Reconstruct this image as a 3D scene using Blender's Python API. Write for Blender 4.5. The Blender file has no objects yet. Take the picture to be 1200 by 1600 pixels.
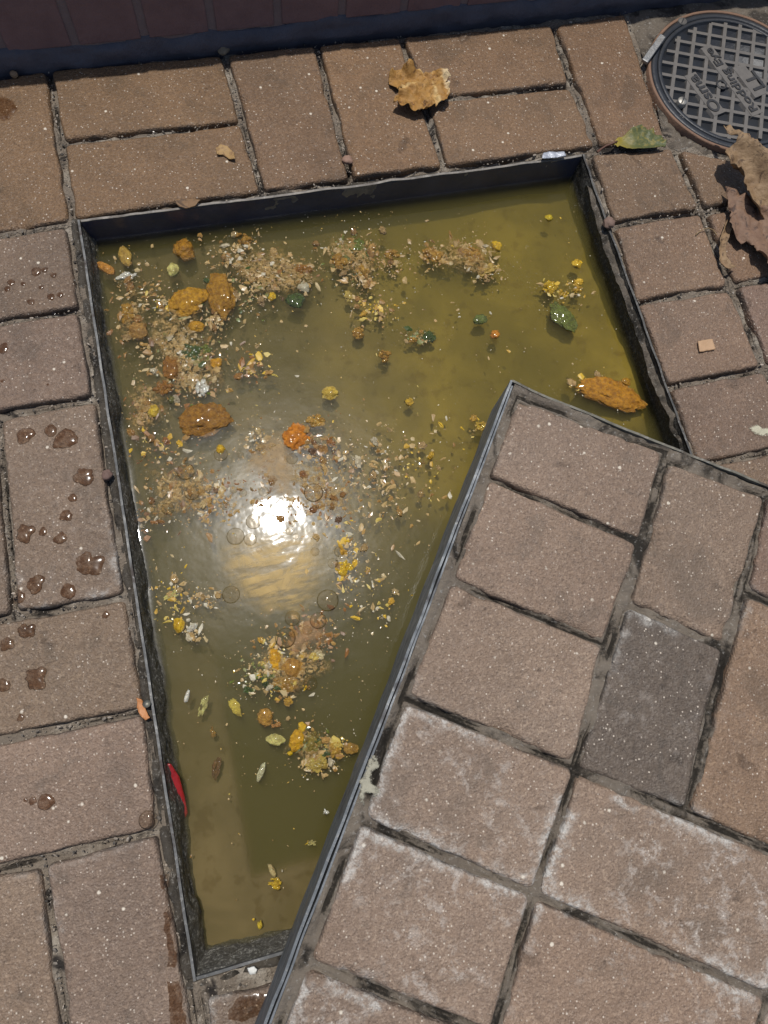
import bpy, bmesh, math, random
import numpy as np
from mathutils import Matrix, Vector, geometry as mgeo

random.seed(7)
rng = np.random.default_rng(7)
S = bpy.context.scene
COL = S.collection

# ------------------------------------------------------------------ camera
CR = np.array([[0.96788746, -0.23109740, 0.09893356],      # camera right
               [-0.19831272, -0.94378951, -0.26444930],    # camera down
               [0.15448600, 0.23633738, -0.95931159]])     # camera forward
CC = np.array([0.14223997, -0.53802509, 0.65869557])
FPX = 1100.0                                               # focal length for a 1200 x 1600 picture
cam_d = bpy.data.cameras.new('camera')
cam = bpy.data.objects.new('camera', cam_d)
COL.objects.link(cam)
cam_d.sensor_width = 36.0
cam_d.lens = 36.0 * FPX / 1600.0
cam_d.clip_start = 0.01
cam_d.clip_end = 500.0
M = Matrix.Identity(4)
for i in range(3):
    M[i][0], M[i][1], M[i][2], M[i][3] = CR[0][i], -CR[1][i], -CR[2][i], CC[i]
cam.matrix_world = M
S.camera = cam

# ------------------------------------------------------------------ light
SUN_DIR = Vector((0.006, 0.256, 0.967)).normalized()        # towards the sun
world = bpy.data.worlds.new('World')
S.world = world
world.use_nodes = True
wn = world.node_tree
sky = wn.nodes.new('ShaderNodeTexSky')
sky.sky_type = 'NISHITA'
sky.sun_disc = False
sky.sun_elevation = math.asin(SUN_DIR.z)
sky.sun_rotation = math.atan2(SUN_DIR.x, SUN_DIR.y)
sky.air_density = 1.0
sky.dust_density = 1.5
bg = wn.nodes['Background']
bg.inputs['Strength'].default_value = 0.08
wn.links.new(sky.outputs[0], bg.inputs['Color'])
sun_d = bpy.data.lights.new('sun', 'SUN')
sun_d.energy = 3.1
sun_d.angle = math.radians(2.0)
sun_d.color = (1.0, 0.965, 0.91)
sun = bpy.data.objects.new('sun', sun_d)
COL.objects.link(sun)
sun.rotation_euler = SUN_DIR.to_track_quat('Z', 'Y').to_euler()
S.view_settings.view_transform = 'Standard'
S.view_settings.look = 'None'
S.view_settings.exposure = 0.0
S.view_settings.gamma = 1.0
S.view_settings.use_curve_mapping = False
S.cycles.use_denoising = True
S.cycles.max_bounces = 10
S.cycles.transparent_max_bounces = 24
S.cycles.volume_bounces = 4
S.cycles.caustics_reflective = False
S.cycles.caustics_refractive = False
S.cycles.sample_clamp_indirect = 6.0


def bp(u, v, z=0.0):
    """point of the 1200 x 1600 photograph -> place on the level z"""
    d = CR.T @ np.array([(u - 600) / FPX, (v - 800) / FPX, 1.0])
    t = (z - CC[2]) / d[2]
    return CC + t * d


def bpl(pts, z=0.0):
    return np.array([bp(p[0], p[1], z)[:2] for p in pts])


# ------------------------------------------------------------------ numeric noise
def _h(ix, iy, iz, s):
    n = (ix * 374761393 + iy * 668265263 + iz * 2147483647 + s * 974634777).astype(np.int64)
    n = (n ^ (n >> 13)) * 1274126177
    n = n & 0x7fffffff
    n = (n ^ (n >> 16)) & 0xffffff
    return n / float(0xffffff)


def vn(x, y, z=0.0, s=0):
    x, y, z = np.broadcast_arrays(np.asarray(x, float), np.asarray(y, float), np.asarray(z, float))
    ix, iy, iz = np.floor(x).astype(np.int64), np.floor(y).astype(np.int64), np.floor(z).astype(np.int64)
    fx, fy, fz = x - ix, y - iy, z - iz
    fx, fy, fz = [f * f * (3 - 2 * f) for f in (fx, fy, fz)]
    def L(a, b, t): return a + (b - a) * t
    r = []
    for k in (0, 1):
        a = L(_h(ix, iy, iz + k, s), _h(ix + 1, iy, iz + k, s), fx)
        b = L(_h(ix, iy + 1, iz + k, s), _h(ix + 1, iy + 1, iz + k, s), fx)
        r.append(L(a, b, fy))
    return L(r[0], r[1], fz) * 2 - 1


def fbm(x, y, z=0.0, o=3, s=0):
    t, a = 0.0, 1.0
    x, y, z = np.asarray(x, float), np.asarray(y, float), np.asarray(z, float)
    for i in range(o):
        t = t + a * vn(x, y, z, s + i * 17)
        x, y, z, a = x * 2.03, y * 2.03, z * 2.03, a * 0.5
    return t


# ------------------------------------------------------------------ objects
def link(o, parent=None):
    COL.objects.link(o)
    if parent is not None:
        o.parent = parent
    return o


def tag(o, label=None, cat=None, group=None, kind=None):
    if label: o['label'] = label
    if cat: o['category'] = cat
    if group: o['group'] = group
    if kind: o['kind'] = kind
    return o


def empty(name, loc=(0, 0, 0)):
    o = bpy.data.objects.new(name, None)
    o.location = loc
    COL.objects.link(o)
    return o


def mesh(name, verts, faces, mat, parent=None, smooth=True, loc=None):
    me = bpy.data.meshes.new(name)
    me.from_pydata([tuple(map(float, v)) for v in verts], [], [tuple(map(int, f)) for f in faces])
    me.update()
    if smooth:
        me.polygons.foreach_set('use_smooth', [True] * len(me.polygons))
    if mat: me.materials.append(mat)
    o = bpy.data.objects.new(name, me)
    if loc is not None: o.location = loc
    return link(o, parent)


def fattr(o, name, vals):
    a = o.data.attributes.new(name, 'FLOAT', 'POINT')
    a.data.foreach_set('value', np.asarray(vals, dtype=np.float32))


def bm_obj(name, bm, mat, parent=None, smooth=False, loc=None):
    me = bpy.data.meshes.new(name)
    bm.to_mesh(me); bm.free()
    if smooth:
        me.polygons.foreach_set('use_smooth', [True] * len(me.polygons))
    if mat: me.materials.append(mat)
    o = bpy.data.objects.new(name, me)
    if loc is not None: o.location = loc
    return link(o, parent)


def bm_box(bm, x0, x1, y0, y1, z0, z1, bev=0.0):
    vs = [bm.verts.new(p) for p in ((x0, y0, z0), (x1, y0, z0), (x1, y1, z0), (x0, y1, z0),
                                    (x0, y0, z1), (x1, y0, z1), (x1, y1, z1), (x0, y1, z1))]
    fs = [bm.faces.new([vs[i] for i in f]) for f in ((3, 2, 1, 0), (4, 5, 6, 7), (0, 1, 5, 4), (1, 2, 6, 5), (2, 3, 7, 6), (3, 0, 4, 7))]
    if bev:
        es = list({e for f in fs for e in f.edges})
        bmesh.ops.bevel(bm, geom=es, offset=bev, segments=2, affect='EDGES', profile=0.5)


# ------------------------------------------------------------------ materials
class NT:
    def __init__(self, name):
        self.m = bpy.data.materials.new(name)
        self.m.use_nodes = True
        self.t = self.m.node_tree
        self.n = self.t.nodes
        self.b = self.n['Principled BSDF']
        self.out = self.n['Material Output']
        self.pos = self.n.new('ShaderNodeNewGeometry').outputs['Position']
        self.b.inputs['Specular IOR Level'].default_value = 0.4

    def lk(self, a, b): self.t.links.new(a, b)

    def val(self, x, sock):
        if isinstance(x, (int, float)): sock.default_value = x
        elif isinstance(x, (tuple, list)): sock.default_value = tuple(x) + ((1.0,) if len(x) == 3 and sock.type == 'RGBA' else ())
        else: self.lk(x, sock)

    def noise(self, scale, detail=4, rough=0.55, vec=None, dist=0.0, w=None):
        n = self.n.new('ShaderNodeTexNoise')
        n.inputs['Scale'].default_value = scale
        n.inputs['Detail'].default_value = detail
        n.inputs['Roughness'].default_value = rough
        n.inputs['Distortion'].default_value = dist
        self.lk(vec or self.pos, n.inputs['Vector'])
        return n.outputs['Fac']

    def voro(self, scale, feature='F1', rnd=1.0, vec=None):
        n = self.n.new('ShaderNodeTexVoronoi')
        n.feature = feature
        n.inputs['Scale'].default_value = scale
        n.inputs['Randomness'].default_value = rnd
        self.lk(vec or self.pos, n.inputs['Vector'])
        return n.outputs

    def ramp(self, fac, stops):
        r = self.n.new('ShaderNodeValToRGB')
        e = r.color_ramp.elements
        while len(e) < len(stops): e.new(0.5)
        for i, (p, c) in enumerate(stops):
            e[i].position = p
            e[i].color = (c, c, c, 1) if isinstance(c, (int, float)) else tuple(c) + (1,)
        self.lk(fac, r.inputs['Fac'])
        return r.outputs['Color']

    def step(self, fac, lo, hi, a=0.0, b=1.0):
        n = self.n.new('ShaderNodeMapRange')
        n.interpolation_type = 'SMOOTHSTEP'
        self.val(fac, n.inputs['Value'])
        n.inputs['From Min'].default_value = lo; n.inputs['From Max'].default_value = hi
        n.inputs['To Min'].default_value = a; n.inputs['To Max'].default_value = b
        return n.outputs['Result']

    def math(self, op, a, b=0.0, c=None):
        n = self.n.new('ShaderNodeMath'); n.operation = op
        self.val(a, n.inputs[0]); self.val(b, n.inputs[1])
        if c is not None: self.val(c, n.inputs[2])
        return n.outputs[0]

    def mix(self, fac, a, b, blend='MIX'):
        n = self.n.new('ShaderNodeMix'); n.data_type = 'RGBA'; n.blend_type = blend
        self.val(fac, n.inputs[0]); self.val(a, n.inputs[6]); self.val(b, n.inputs[7])
        return n.outputs[2]

    def attr(self, name, kind='GEOMETRY'):
        n = self.n.new('ShaderNodeAttribute'); n.attribute_name = name; n.attribute_type = kind
        return n.outputs

    def oinfo(self):
        return self.n.new('ShaderNodeObjectInfo').outputs

    def bump(self, h, dist, strength=1.0, normal=None):
        n = self.n.new('ShaderNodeBump')
        n.inputs['Distance'].default_value = dist
        n.inputs['Strength'].default_value = strength
        self.lk(h, n.inputs['Height'])
        if normal is not None: self.lk(normal, n.inputs['Normal'])
        return n.outputs['Normal']

    def set(self, **k):
        names = {'color': 'Base Color', 'rough': 'Roughness', 'metal': 'Metallic', 'spec': 'Specular IOR Level', 'normal': 'Normal',
                 'coat': 'Coat Weight', 'coatr': 'Coat Roughness', 'alpha': 'Alpha'}
        for a, v in k.items(): self.val(v, self.b.inputs[names[a]])
        return self.m


def mat_paver():
    n = NT('paver_concrete')
    oi = n.oinfo()
    base = n.mix(n.noise(28, 5, 0.6), (0.165, 0.119, 0.093), (0.300, 0.218, 0.170))
    base = n.mix(n.step(n.noise(9, 3), 0.42, 0.66), base, (0.215, 0.160, 0.128))
    # dark and rusty fines
    base = n.mix(n.math('MULTIPLY', n.step(n.noise(420, 3, 0.7), 0.48, 0.64), 0.52), base, (0.105, 0.075, 0.060))
    base = n.mix(n.math('MULTIPLY', n.step(n.noise(330, 2, 0.6, dist=0.5), 0.54, 0.66), 0.55), base, (0.36, 0.275, 0.22))
    base = n.mix(n.math('MULTIPLY', n.step(n.noise(19, 5, 0.65, dist=0.6), 0.53, 0.68), 0.5), base, (0.125, 0.098, 0.080))
    base = n.mix(1.0, base, oi['Color'], 'MULTIPLY')
    base = n.mix(n.math('MULTIPLY', n.step(n.noise(34, 4, 0.6, dist=0.4), 0.63, 0.70), 0.55), base, n.mix(1.0, base, (.42, .40, .38), 'MULTIPLY'))
    base = n.mix(n.math('MULTIPLY', n.step(n.noise(5, 4, 0.6), 0.40, 0.62), 0.35), base, n.mix(1.0, base, (.66, .64, .62), 'MULTIPLY'))
    # pale aggregate
    v = n.voro(330)
    pick = n.step(n.math('FRACT', n.math('MULTIPLY', v['Color'], 7.31)), 0.76, 0.80)
    sp = n.math('MULTIPLY', n.step(v['Distance'], 0.30, 0.16), pick)
    base = n.mix(n.math('MULTIPLY', sp, n.step(n.noise(45, 3), 0.30, 0.65, 0.25, 0.95)), base, (0.62, 0.53, 0.43))
    v2 = n.voro(95)
    pick2 = n.step(n.math('FRACT', n.math('MULTIPLY', v2['Color'], 5.17)), 0.87, 0.89)
    sp2 = n.math('MULTIPLY', n.step(n.math('ADD', v2['Distance'], n.math('MULTIPLY', n.noise(600, 2), 0.1)), 0.24, 0.13), pick2)
    base = n.mix(sp2, base, (0.70, 0.62, 0.50))
    # lime bloom along the edges and in patches, held by each block's own amount
    ed = n.attr('edge')['Fac']
    ef = oi['Alpha']
    wob = n.math('ADD', ed, n.math('MULTIPLY', n.math('SUBTRACT', n.noise(55, 4, 0.6), 0.5), 0.022))
    rim = n.step(n.math('SUBTRACT', wob, n.math('MULTIPLY', ef, 0.0055)), 0.0070, -0.003)
    rim = n.math('MULTIPLY', rim, n.step(n.noise(150, 6, 0.78, dist=0.3), 0.40, 0.62, 0.10, 1.0))
    m1 = n.math('MULTIPLY', rim, n.step(n.math('MULTIPLY', ef, n.step(n.noise(9, 4, 0.65), 0.46, 0.60)), 0.12, 0.75))
    base = n.mix(n.math('MULTIPLY', m1, 0.80), base, (0.60, 0.58, 0.53))
    pt = n.math('MULTIPLY', n.step(n.noise(85, 6, 0.72, dist=0.4), 0.50, 0.66), n.step(n.noise(18, 3), 0.38, 0.60))
    m2 = n.math('MULTIPLY', pt, n.step(ef, 0.35, 1.0))
    base = n.mix(n.math('MULTIPLY', m2, 0.62), base, (0.54, 0.48, 0.42))
    # grime in the arris
    dk = n.math('MULTIPLY', n.step(n.math('ADD', ed, n.math('MULTIPLY', n.math('SUBTRACT', n.noise(120, 3), 0.5), 0.006)), 0.0035, -0.001), n.step(n.noise(35, 3), 0.36, 0.56))
    base = n.mix(n.math('MULTIPLY', dk, 0.75), base, (0.055, 0.048, 0.042))
    h = n.math('ADD', n.math('MULTIPLY', n.noise(330, 4, 0.7), 0.8), n.math('MULTIPLY', n.voro(520)['Distance'], 0.7))
    nb = n.bump(h, 0.0011, 1.0)
    nb = n.bump(n.noise(60, 6, 0.65), 0.0026, 0.7, nb)
    ro = n.step(n.noise(190, 3), 0.3, 0.7, 0.36, 0.80)
    return n.set(color=base, rough=ro, spec=0.42, normal=nb)


def mat_sand(name='joint_sand', crack=True):
    n = NT(name)
    c = n.mix(n.noise(22, 4), (0.12, 0.095, 0.072), (0.26, 0.215, 0.165))
    c = n.mix(n.step(n.noise(30, 5, 0.65, dist=0.4), 0.50, 0.66), c, (0.33, 0.29, 0.235))
    c = n.mix(n.step(n.noise(26, 4, 0.6, dist=0.8), 0.56, 0.66), c, (0.028, 0.023, 0.019))
    v = n.voro(420)
    c = n.mix(n.math('MULTIPLY', n.step(v['Distance'], 0.3, 0.15), n.step(n.math('FRACT', n.math('MULTIPLY', v['Color'], 3.3)), 0.72, 0.78)), c, (0.42, 0.36, 0.28))
    if crack: c = n.mix(n.math('MULTIPLY', n.step(n.math('ADD', n.attr('crack')['Fac'], n.math('MULTIPLY', n.math('SUBTRACT', n.noise(380, 4, .7), .5), .0022)), 0.0015, 0.0004), .9), c, (0.022, 0.018, 0.014))
    nb = n.bump(n.math('ADD', n.noise(300, 4, 0.7), v['Distance']), 0.0015, 1.0)
    return n.set(color=c, rough=0.85, normal=nb, spec=0.3)


def mat_mortar(name='grey_mortar', a=(0.16, 0.15, 0.135), b=(0.36, 0.34, 0.30), dark=(0.05, 0.047, 0.04), dk=(0.50, 0.64), crack=False):
    n = NT(name)
    c = n.mix(n.noise(24, 5, 0.6), a, b)
    c = n.mix(n.step(n.noise(20, 5, 0.65, dist=0.5), *dk), c, dark)
    c = n.mix(n.math('MULTIPLY', n.step(n.noise(300, 3, 0.7), 0.56, 0.7), 0.5), c, (0.5, 0.47, 0.42))
    if crack: c = n.mix(n.math('MULTIPLY', n.step(n.math('ADD', n.attr('crack')['Fac'], n.math('MULTIPLY', n.math('SUBTRACT', n.noise(380, 4, .7), .5), .0022)), 0.0014, 0.0004), .92), c, (0.020, 0.017, 0.013))
    nb = n.bump(n.noise(160, 7, 0.75), 0.0045, 1.0)
    return n.set(color=c, rough=0.8, normal=nb, spec=0.3)


def mat_steel(name, a, b, rust=0.25, rough=0.42, metal=0.75):
    n = NT(name)
    c = n.mix(n.noise(90, 5, 0.65), a, b)
    c = n.mix(n.math('MULTIPLY', n.step(n.noise(35, 5, 0.65), 0.52, 0.66), rust), c, (0.06, 0.04, 0.03))
    c = n.mix(n.math('MULTIPLY', n.step(n.noise(260, 4, 0.7), 0.56, 0.68), 0.6), c, (0.32, 0.31, 0.29))
    nb = n.bump(n.noise(260, 4, 0.7), 0.0006, 0.7)
    return n.set(color=c, rough=n.step(n.noise(70, 3), 0.3, 0.7, rough - 0.1, rough + 0.25), metal=metal, normal=nb)


def mat_grime(name='wet_grime', lo=(0.022, 0.021, 0.018), hi=(0.125, 0.115, 0.095), fleck=0.9):
    n = NT(name)
    c = n.mix(n.noise(45, 6, 0.7), lo, hi)
    c = n.mix(n.math('MULTIPLY', n.step(n.noise(380, 5, 0.75), 0.50, 0.62), fleck), c, (0.34, 0.325, 0.28))
    nb = n.bump(n.noise(150, 7, 0.75), 0.004, 1.0)
    return n.set(color=c, rough=n.step(n.noise(80, 3), 0.3, 0.7, 0.22, 0.65), normal=nb, spec=0.5)


def mat_water():
    n = NT('murky_water')
    t = n.t
    tr = n.n.new('ShaderNodeBsdfTransparent')
    g1 = n.n.new('ShaderNodeBsdfGlossy'); g1.inputs['Roughness'].default_value = 0.055
    g2 = n.n.new('ShaderNodeBsdfGlossy'); g2.inputs['Roughness'].default_value = 0.23
    nb = n.bump(n.noise(34, 3, 0.5), 0.0010, 0.36)
    n.lk(nb, g1.inputs['Normal']); n.lk(nb, g2.inputs['Normal'])
    gm = n.n.new('ShaderNodeMixShader'); gm.inputs[0].default_value = 0.30
    n.lk(g1.outputs[0], gm.inputs[1]); n.lk(g2.outputs[0], gm.inputs[2])
    fr = n.n.new('ShaderNodeFresnel'); fr.inputs['IOR'].default_value = 1.33
    geo = n.n.new('ShaderNodeNewGeometry')
    # seen from inside the water only the transparent share counts
    fac = n.math('MULTIPLY', fr.outputs[0], n.math('SUBTRACT', 1.0, geo.outputs['Backfacing']))
    mx = n.n.new('ShaderNodeMixShader')
    n.lk(fac, mx.inputs[0]); n.lk(tr.outputs[0], mx.inputs[1]); n.lk(gm.outputs[0], mx.inputs[2])
    n.lk(mx.outputs[0], n.out.inputs['Surface'])
    sc = n.n.new('ShaderNodeVolumeScatter'); ab = n.n.new('ShaderNodeVolumeAbsorption')
    a = (0.40, 0.352, 0.118)
    dens = 30.0
    sc.inputs['Color'].default_value = a + (1,)
    sc.inputs['Density'].default_value = dens
    sc.inputs['Anisotropy'].default_value = 0.0
    ab.inputs['Color'].default_value = a + (1,)
    ab.inputs['Density'].default_value = dens
    ad = n.n.new('ShaderNodeAddShader')
    n.lk(sc.outputs[0], ad.inputs[0]); n.lk(ab.outputs[0], ad.inputs[1])
    n.lk(ad.outputs[0], n.out.inputs['Volume'])
    n.n.remove(n.b)
    return n.m


def mat_food(rough=0.42, coat=0.35, name='wet_food', soft=True):
    n = NT(name)
    tc = n.n.new('ShaderNodeTexCoord').outputs['Object']
    oi = n.oinfo()
    k = n.noise(220, 5, 0.65)
    c = n.mix(n.step(k, 0.30, 0.72), n.mix(1.0, oi['Color'], (0.58, 0.51, 0.42), 'MULTIPLY'), n.mix(1.0, oi['Color'], (1.25, 1.22, 1.15), 'MULTIPLY'))
    c = n.mix(n.math('MULTIPLY', n.step(n.noise(700, 3, 0.7), 0.60, 0.70), 0.45), c, (0.55, 0.44, 0.26))
    nb = n.bump(n.noise(300, 6, 0.72), 0.0032, 1.0)
    n.set(color=c, rough=rough, normal=nb, coat=coat, coatr=0.06, spec=0.5)
    if soft:
        n.b.inputs['Subsurface Weight'].default_value = 0.15
        n.b.inputs['Subsurface Radius'].default_value = (0.004, 0.002, 0.001)
        n.b.inputs['Subsurface Scale'].default_value = 1.0
    return n.m


def mat_bits():
    n = NT('floating_bits')
    c = n.attr('col')['Color']
    return n.set(color=c, rough=0.45, coat=0.22, coatr=0.12)


def mat_clear(name, tint, rough=0.04, ior=1.33, noise_alpha=None):
    n = NT(name)
    tr = n.n.new('ShaderNodeBsdfTransparent')
    if noise_alpha:
        n.lk(n.mix(n.step(n.noise(noise_alpha, 5, 0.65), 0.34, 0.60), tuple(x ** .35 for x in tint), tint), tr.inputs['Color'])
    else:
        tr.inputs['Color'].default_value = tuple(tint) + (1,)
    gl = n.n.new('ShaderNodeBsdfGlossy'); gl.inputs['Roughness'].default_value = rough
    fr = n.n.new('ShaderNodeFresnel'); fr.inputs['IOR'].default_value = ior
    mx = n.n.new('ShaderNodeMixShader')
    n.lk(fr.outputs[0], mx.inputs[0]); n.lk(tr.outputs[0], mx.inputs[1]); n.lk(gl.outputs[0], mx.inputs[2])
    n.lk(mx.outputs[0], n.out.inputs['Surface'])
    n.n.remove(n.b)
    return n.m


def mat_film(name, col, cover=0.6, broken=False, streak=False):
    n = NT(name)
    ed = n.attr('edge')['Fac']
    c = n.mix(n.noise(60, 5, 0.6, dist=0.6), tuple(x * 0.62 for x in col), col)
    st = n.noise(45, 5, 0.65, dist=1.2)
    al = n.math('MULTIPLY', n.step(n.math('ADD', ed, n.math('MULTIPLY', n.math('SUBTRACT', n.noise(90, 4, 0.6), 0.5), 0.02)), -0.002, 0.016), n.step(st, 0.25, 0.65, cover * 0.35, cover))
    if streak:
        mp_ = n.n.new('ShaderNodeMapping'); mp_.inputs['Rotation'].default_value = (0, 0, -.75); mp_.inputs['Scale'].default_value = (26, 150, 60)
        n.lk(n.pos, mp_.inputs['Vector'])
        al = n.math('MULTIPLY', al, n.step(n.noise(1.0, 3, 0.6, mp_.outputs[0]), 0.36, 0.56, .35, 1.0))
        al = n.math('MULTIPLY', al, n.step(ed, 0.0, 0.030, .25, 1.0))
    if broken:
        al = n.math('MULTIPLY', al, n.step(n.noise(170, 6, 0.75, dist=0.9), 0.42, 0.58))
        c = n.mix(n.step(n.noise(420, 4, 0.7), 0.5, 0.66), c, (.52, .37, .15))
    nb = n.bump(n.noise(220 if broken else 160, 4, 0.6), 0.0016 if broken else 0.0004, 0.7)
    return n.set(color=c, rough=0.30 if broken else 0.45, alpha=al, spec=0.12, normal=nb)


def mat_smear(name, col):
    n = NT(name)
    c = n.mix(n.noise(180, 5, .7), tuple(x * .6 for x in col), col)
    al = n.step(n.math('ADD', n.noise(260, 6, .75), n.math('MULTIPLY', n.attr('edge')['Fac'], 60.0)), .50, .66)
    return n.set(color=c, rough=.85, alpha=al, spec=.2, normal=n.bump(n.noise(300, 5, .7), .002, .9))


def mat_leaf(name, a, b, vein, trans=0.0):
    n = NT(name)
    c = n.mix(n.noise(55, 5, 0.62, dist=0.6), a, b)
    c = n.mix(n.math('MULTIPLY', n.step(n.noise(70, 5, 0.65, dist=1.5), 0.52, 0.64), 0.85), c, vein)
    nb = n.bump(n.noise(130, 5, 0.65, dist=0.8), 0.0022, 0.8)
    return n.set(color=c, rough=0.6, normal=nb, spec=0.35)


def mat_simple(name, a, b, scale=60, rough=0.6, metal=0.0, bump=0.0008, spec=0.4, coat=0.0):
    n = NT(name)
    c = n.mix(n.noise(scale, 5, 0.6), a, b)
    nb = n.bump(n.noise(scale * 3, 5, 0.65), bump, 0.8)
    return n.set(color=c, rough=rough, metal=metal, normal=nb, spec=spec, coat=coat, coatr=0.1)


PAVER = mat_paver()
SAND = mat_sand()
FARSAND = mat_sand('far_sand', False)
MORTAR = mat_mortar()
BED = mat_mortar('cover_bed', (0.115, 0.090, 0.068), (0.34, 0.288, 0.225), (0.035, 0.029, 0.022), (0.50, 0.62), True)
STEEL = mat_steel('galvanised_edge', (0.055, 0.056, 0.055), (0.22, 0.22, 0.215), 0.7, 0.55, 0.35)
TRAY = mat_steel('tray_edge', (0.08, 0.088, 0.095), (0.24, 0.255, 0.27), 0.5, 0.55, 0.4)
DARKSTEEL = mat_simple('dark_blue_plastic', (0.016, 0.020, 0.042), (0.070, 0.078, 0.125), 25, 0.26, 0, 0.0012, 0.5)
GRIME = mat_grime()
BLACKGRIME = mat_grime('black_grime', (0.007, 0.007, 0.006), (0.036, 0.031, 0.024), 0.35)
WATER = mat_water()
FOOD = mat_food()
CRUMB = mat_food(0.34, 0.5, 'wet_crumb', False)
BITS = mat_bits()

# ================================================================== SETTING
HX0, HX1, HY0, HY1 = 0.009, 0.577, -0.722, -0.004           # inside of the chamber frame
WZ = -0.030                                                # water level

# far ground, with the chamber left open
gv, gf = [], []
for (x0, x1, y0, y1) in ((-25, 25, HY1 + .004, 25), (-25, 25, -25, HY0 - .004), (-25, HX0 - .004, HY0 - .004, HY1 + .004), (HX1 + .004, 25, HY0 - .004, HY1 + .004)):
    b0 = len(gv)
    gv += [(x0, y0, -.022), (x1, y0, -.022), (x1, y1, -.022), (x0, y1, -.022)]
    gf.append((b0, b0 + 1, b0 + 2, b0 + 3))
ground = tag(mesh('ground', gv, gf, FARSAND, smooth=False), kind='structure')

def joint_map(X, Y, quads):
    # signed distance to the nearest block outline: about 0 along the joints
    d = np.full(X.shape, 1.0)
    for q in quads:
        q = np.asarray(q); lo, hi = q.min(0) - .02, q.max(0) + .02
        m = (X > lo[0]) & (X < hi[0]) & (Y > lo[1]) & (Y < hi[1])
        if not m.any(): continue
        x, y = X[m], Y[m]; c = q.mean(0)
        e = np.full(x.shape, -1.0)
        for i in range(4):
            a, b = q[i], q[(i + 1) % 4]
            t = (b - a) / np.linalg.norm(b - a); nn = np.array([-t[1], t[0]])
            if nn @ (c - a) > 0: nn = -nn
            e = np.maximum(e, (x - a[0]) * nn[0] + (y - a[1]) * nn[1])
        d[m] = np.minimum(d[m], e)
    return d


def inset(q, d):
    q = np.asarray(q, float)
    c = q.mean(0)
    n = len(q)
    out = []
    ln = []
    for i in range(n):
        a, b = q[i], q[(i + 1) % n]
        t = (b - a) / np.linalg.norm(b - a)
        nn = np.array([-t[1], t[0]])
        if nn @ (c - a) < 0: nn = -nn
        ln.append((a + nn * d, t))
    for i in range(n):
        (p, t), (r, s) = ln[i - 1], ln[i]
        m = np.array([t, -s]).T
        k = np.linalg.solve(m, r - p)
        out.append(p + t * k[0])
    return np.array(out)


def paver(quad, z, parent, tint=(1, 1, 1), bloom=0.3, gap=0.0024, thick=0.045, tilt=(0, 0), chip=1.0, seed=0, label=None, res=.0038):
    q = inset(quad, gap)
    A, B, Cc, D = q
    w = (np.linalg.norm(B - A) + np.linalg.norm(Cc - D)) / 2
    h = (np.linalg.norm(D - A) + np.linalg.norm(Cc - B)) / 2
    def axis(L):
        e = [0, .0008, .0017, .0028, .0042, .006, .0085, .0115]
        m = np.arange(.015, L - .0145, res)
        return np.array(e + list(m) + [L - x for x in reversed(e)]) / L
    us, vs = axis(w), axis(h)
    U, V = np.meshgrid(us, vs)
    P = (A[None, None] * ((1 - U) * (1 - V))[..., None] + B * (U * (1 - V))[..., None] + Cc * (U * V)[..., None] + D * ((1 - U) * V)[..., None])
    X, Y = P[..., 0], P[..., 1]
    dx = np.minimum(U, 1 - U) * w
    dy = np.minimum(V, 1 - V) * h
    rc = 0.006
    cor = rc - np.sqrt(np.maximum(rc - dx, 0) ** 2 + np.maximum(rc - dy, 0) ** 2)
    d = np.where((dx < rc) & (dy < rc), np.minimum(cor, np.minimum(dx, dy)), np.minimum(dx, dy))
    # wobble of the outline
    k = np.exp(-np.minimum(dx, dy) / .010)
    c = q.mean(0)
    wob = (0.5 + 0.5 * fbm(X * 45, Y * 45, z * 9, 3, seed + 5)) * .0016 * k * chip
    dirx, diry = c[0] - X, c[1] - Y
    nl = np.sqrt(dirx ** 2 + diry ** 2) + 1e-9
    X = X + dirx / nl * wob; Y = Y + diry / nl * wob
    # arris rounding, roughened and chipped
    r = .0042 + .0016 * fbm(X * 60, Y * 60, 0, 2, seed + 2)
    t = np.clip(1 - d / r, 0, 1)
    Z = -r * (1 - np.sqrt(np.maximum(1 - t * t, 0)))
    Z = Z + np.where(d < 0, d * 3.0, 0)
    ch = np.clip(fbm(X * 38, Y * 38, 0, 3, seed + 41) - 0.62, 0, 1) * np.exp(-np.maximum(d, 0) / .007)
    Z = Z - ch * .0075 * chip
    Z = Z + .00075 * fbm(X * 16, Y * 16, 0, 2, seed + 11) + .00022 * fbm(X * 170, Y * 170, 0, 2, seed + 23)
    Z = Z + tilt[0] * (X - c[0]) + tilt[1] * (Y - c[1])
    ny, nx = X.shape
    vt = np.stack([X.ravel(), Y.ravel(), Z.ravel() + z], 1)
    idx = np.arange(nx * ny).reshape(ny, nx)
    f = np.stack([idx[:-1, :-1], idx[1:, :-1], idx[1:, 1:], idx[:-1, 1:]], -1).reshape(-1, 4)
    ring = np.concatenate([idx[0, :-1], idx[:-1, -1], idx[-1, :0:-1], idx[:0:-1, 0]])
    low = vt[ring].copy(); low[:, 2] = z - thick
    b0 = len(vt)
    n = len(ring)
    sf = [(ring[i], ring[(i + 1) % n], b0 + (i + 1) % n, b0 + i) for i in range(n)]
    sf.append(tuple(range(b0, b0 + n)))
    vt = np.concatenate([vt, low])
    o = mesh('paver', vt, list(map(tuple, f)) + sf, PAVER, parent)
    fattr(o, 'edge', np.concatenate([d.ravel(), np.full(n, -.002)]))
    bmn = bmesh.new(); bmn.from_mesh(o.data); bmesh.ops.recalc_face_normals(bmn, faces=bmn.faces); bmn.to_mesh(o.data); bmn.free()
    o.color = tuple(tint) + (bloom,)
    if label: o['label'] = label
    return o


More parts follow.
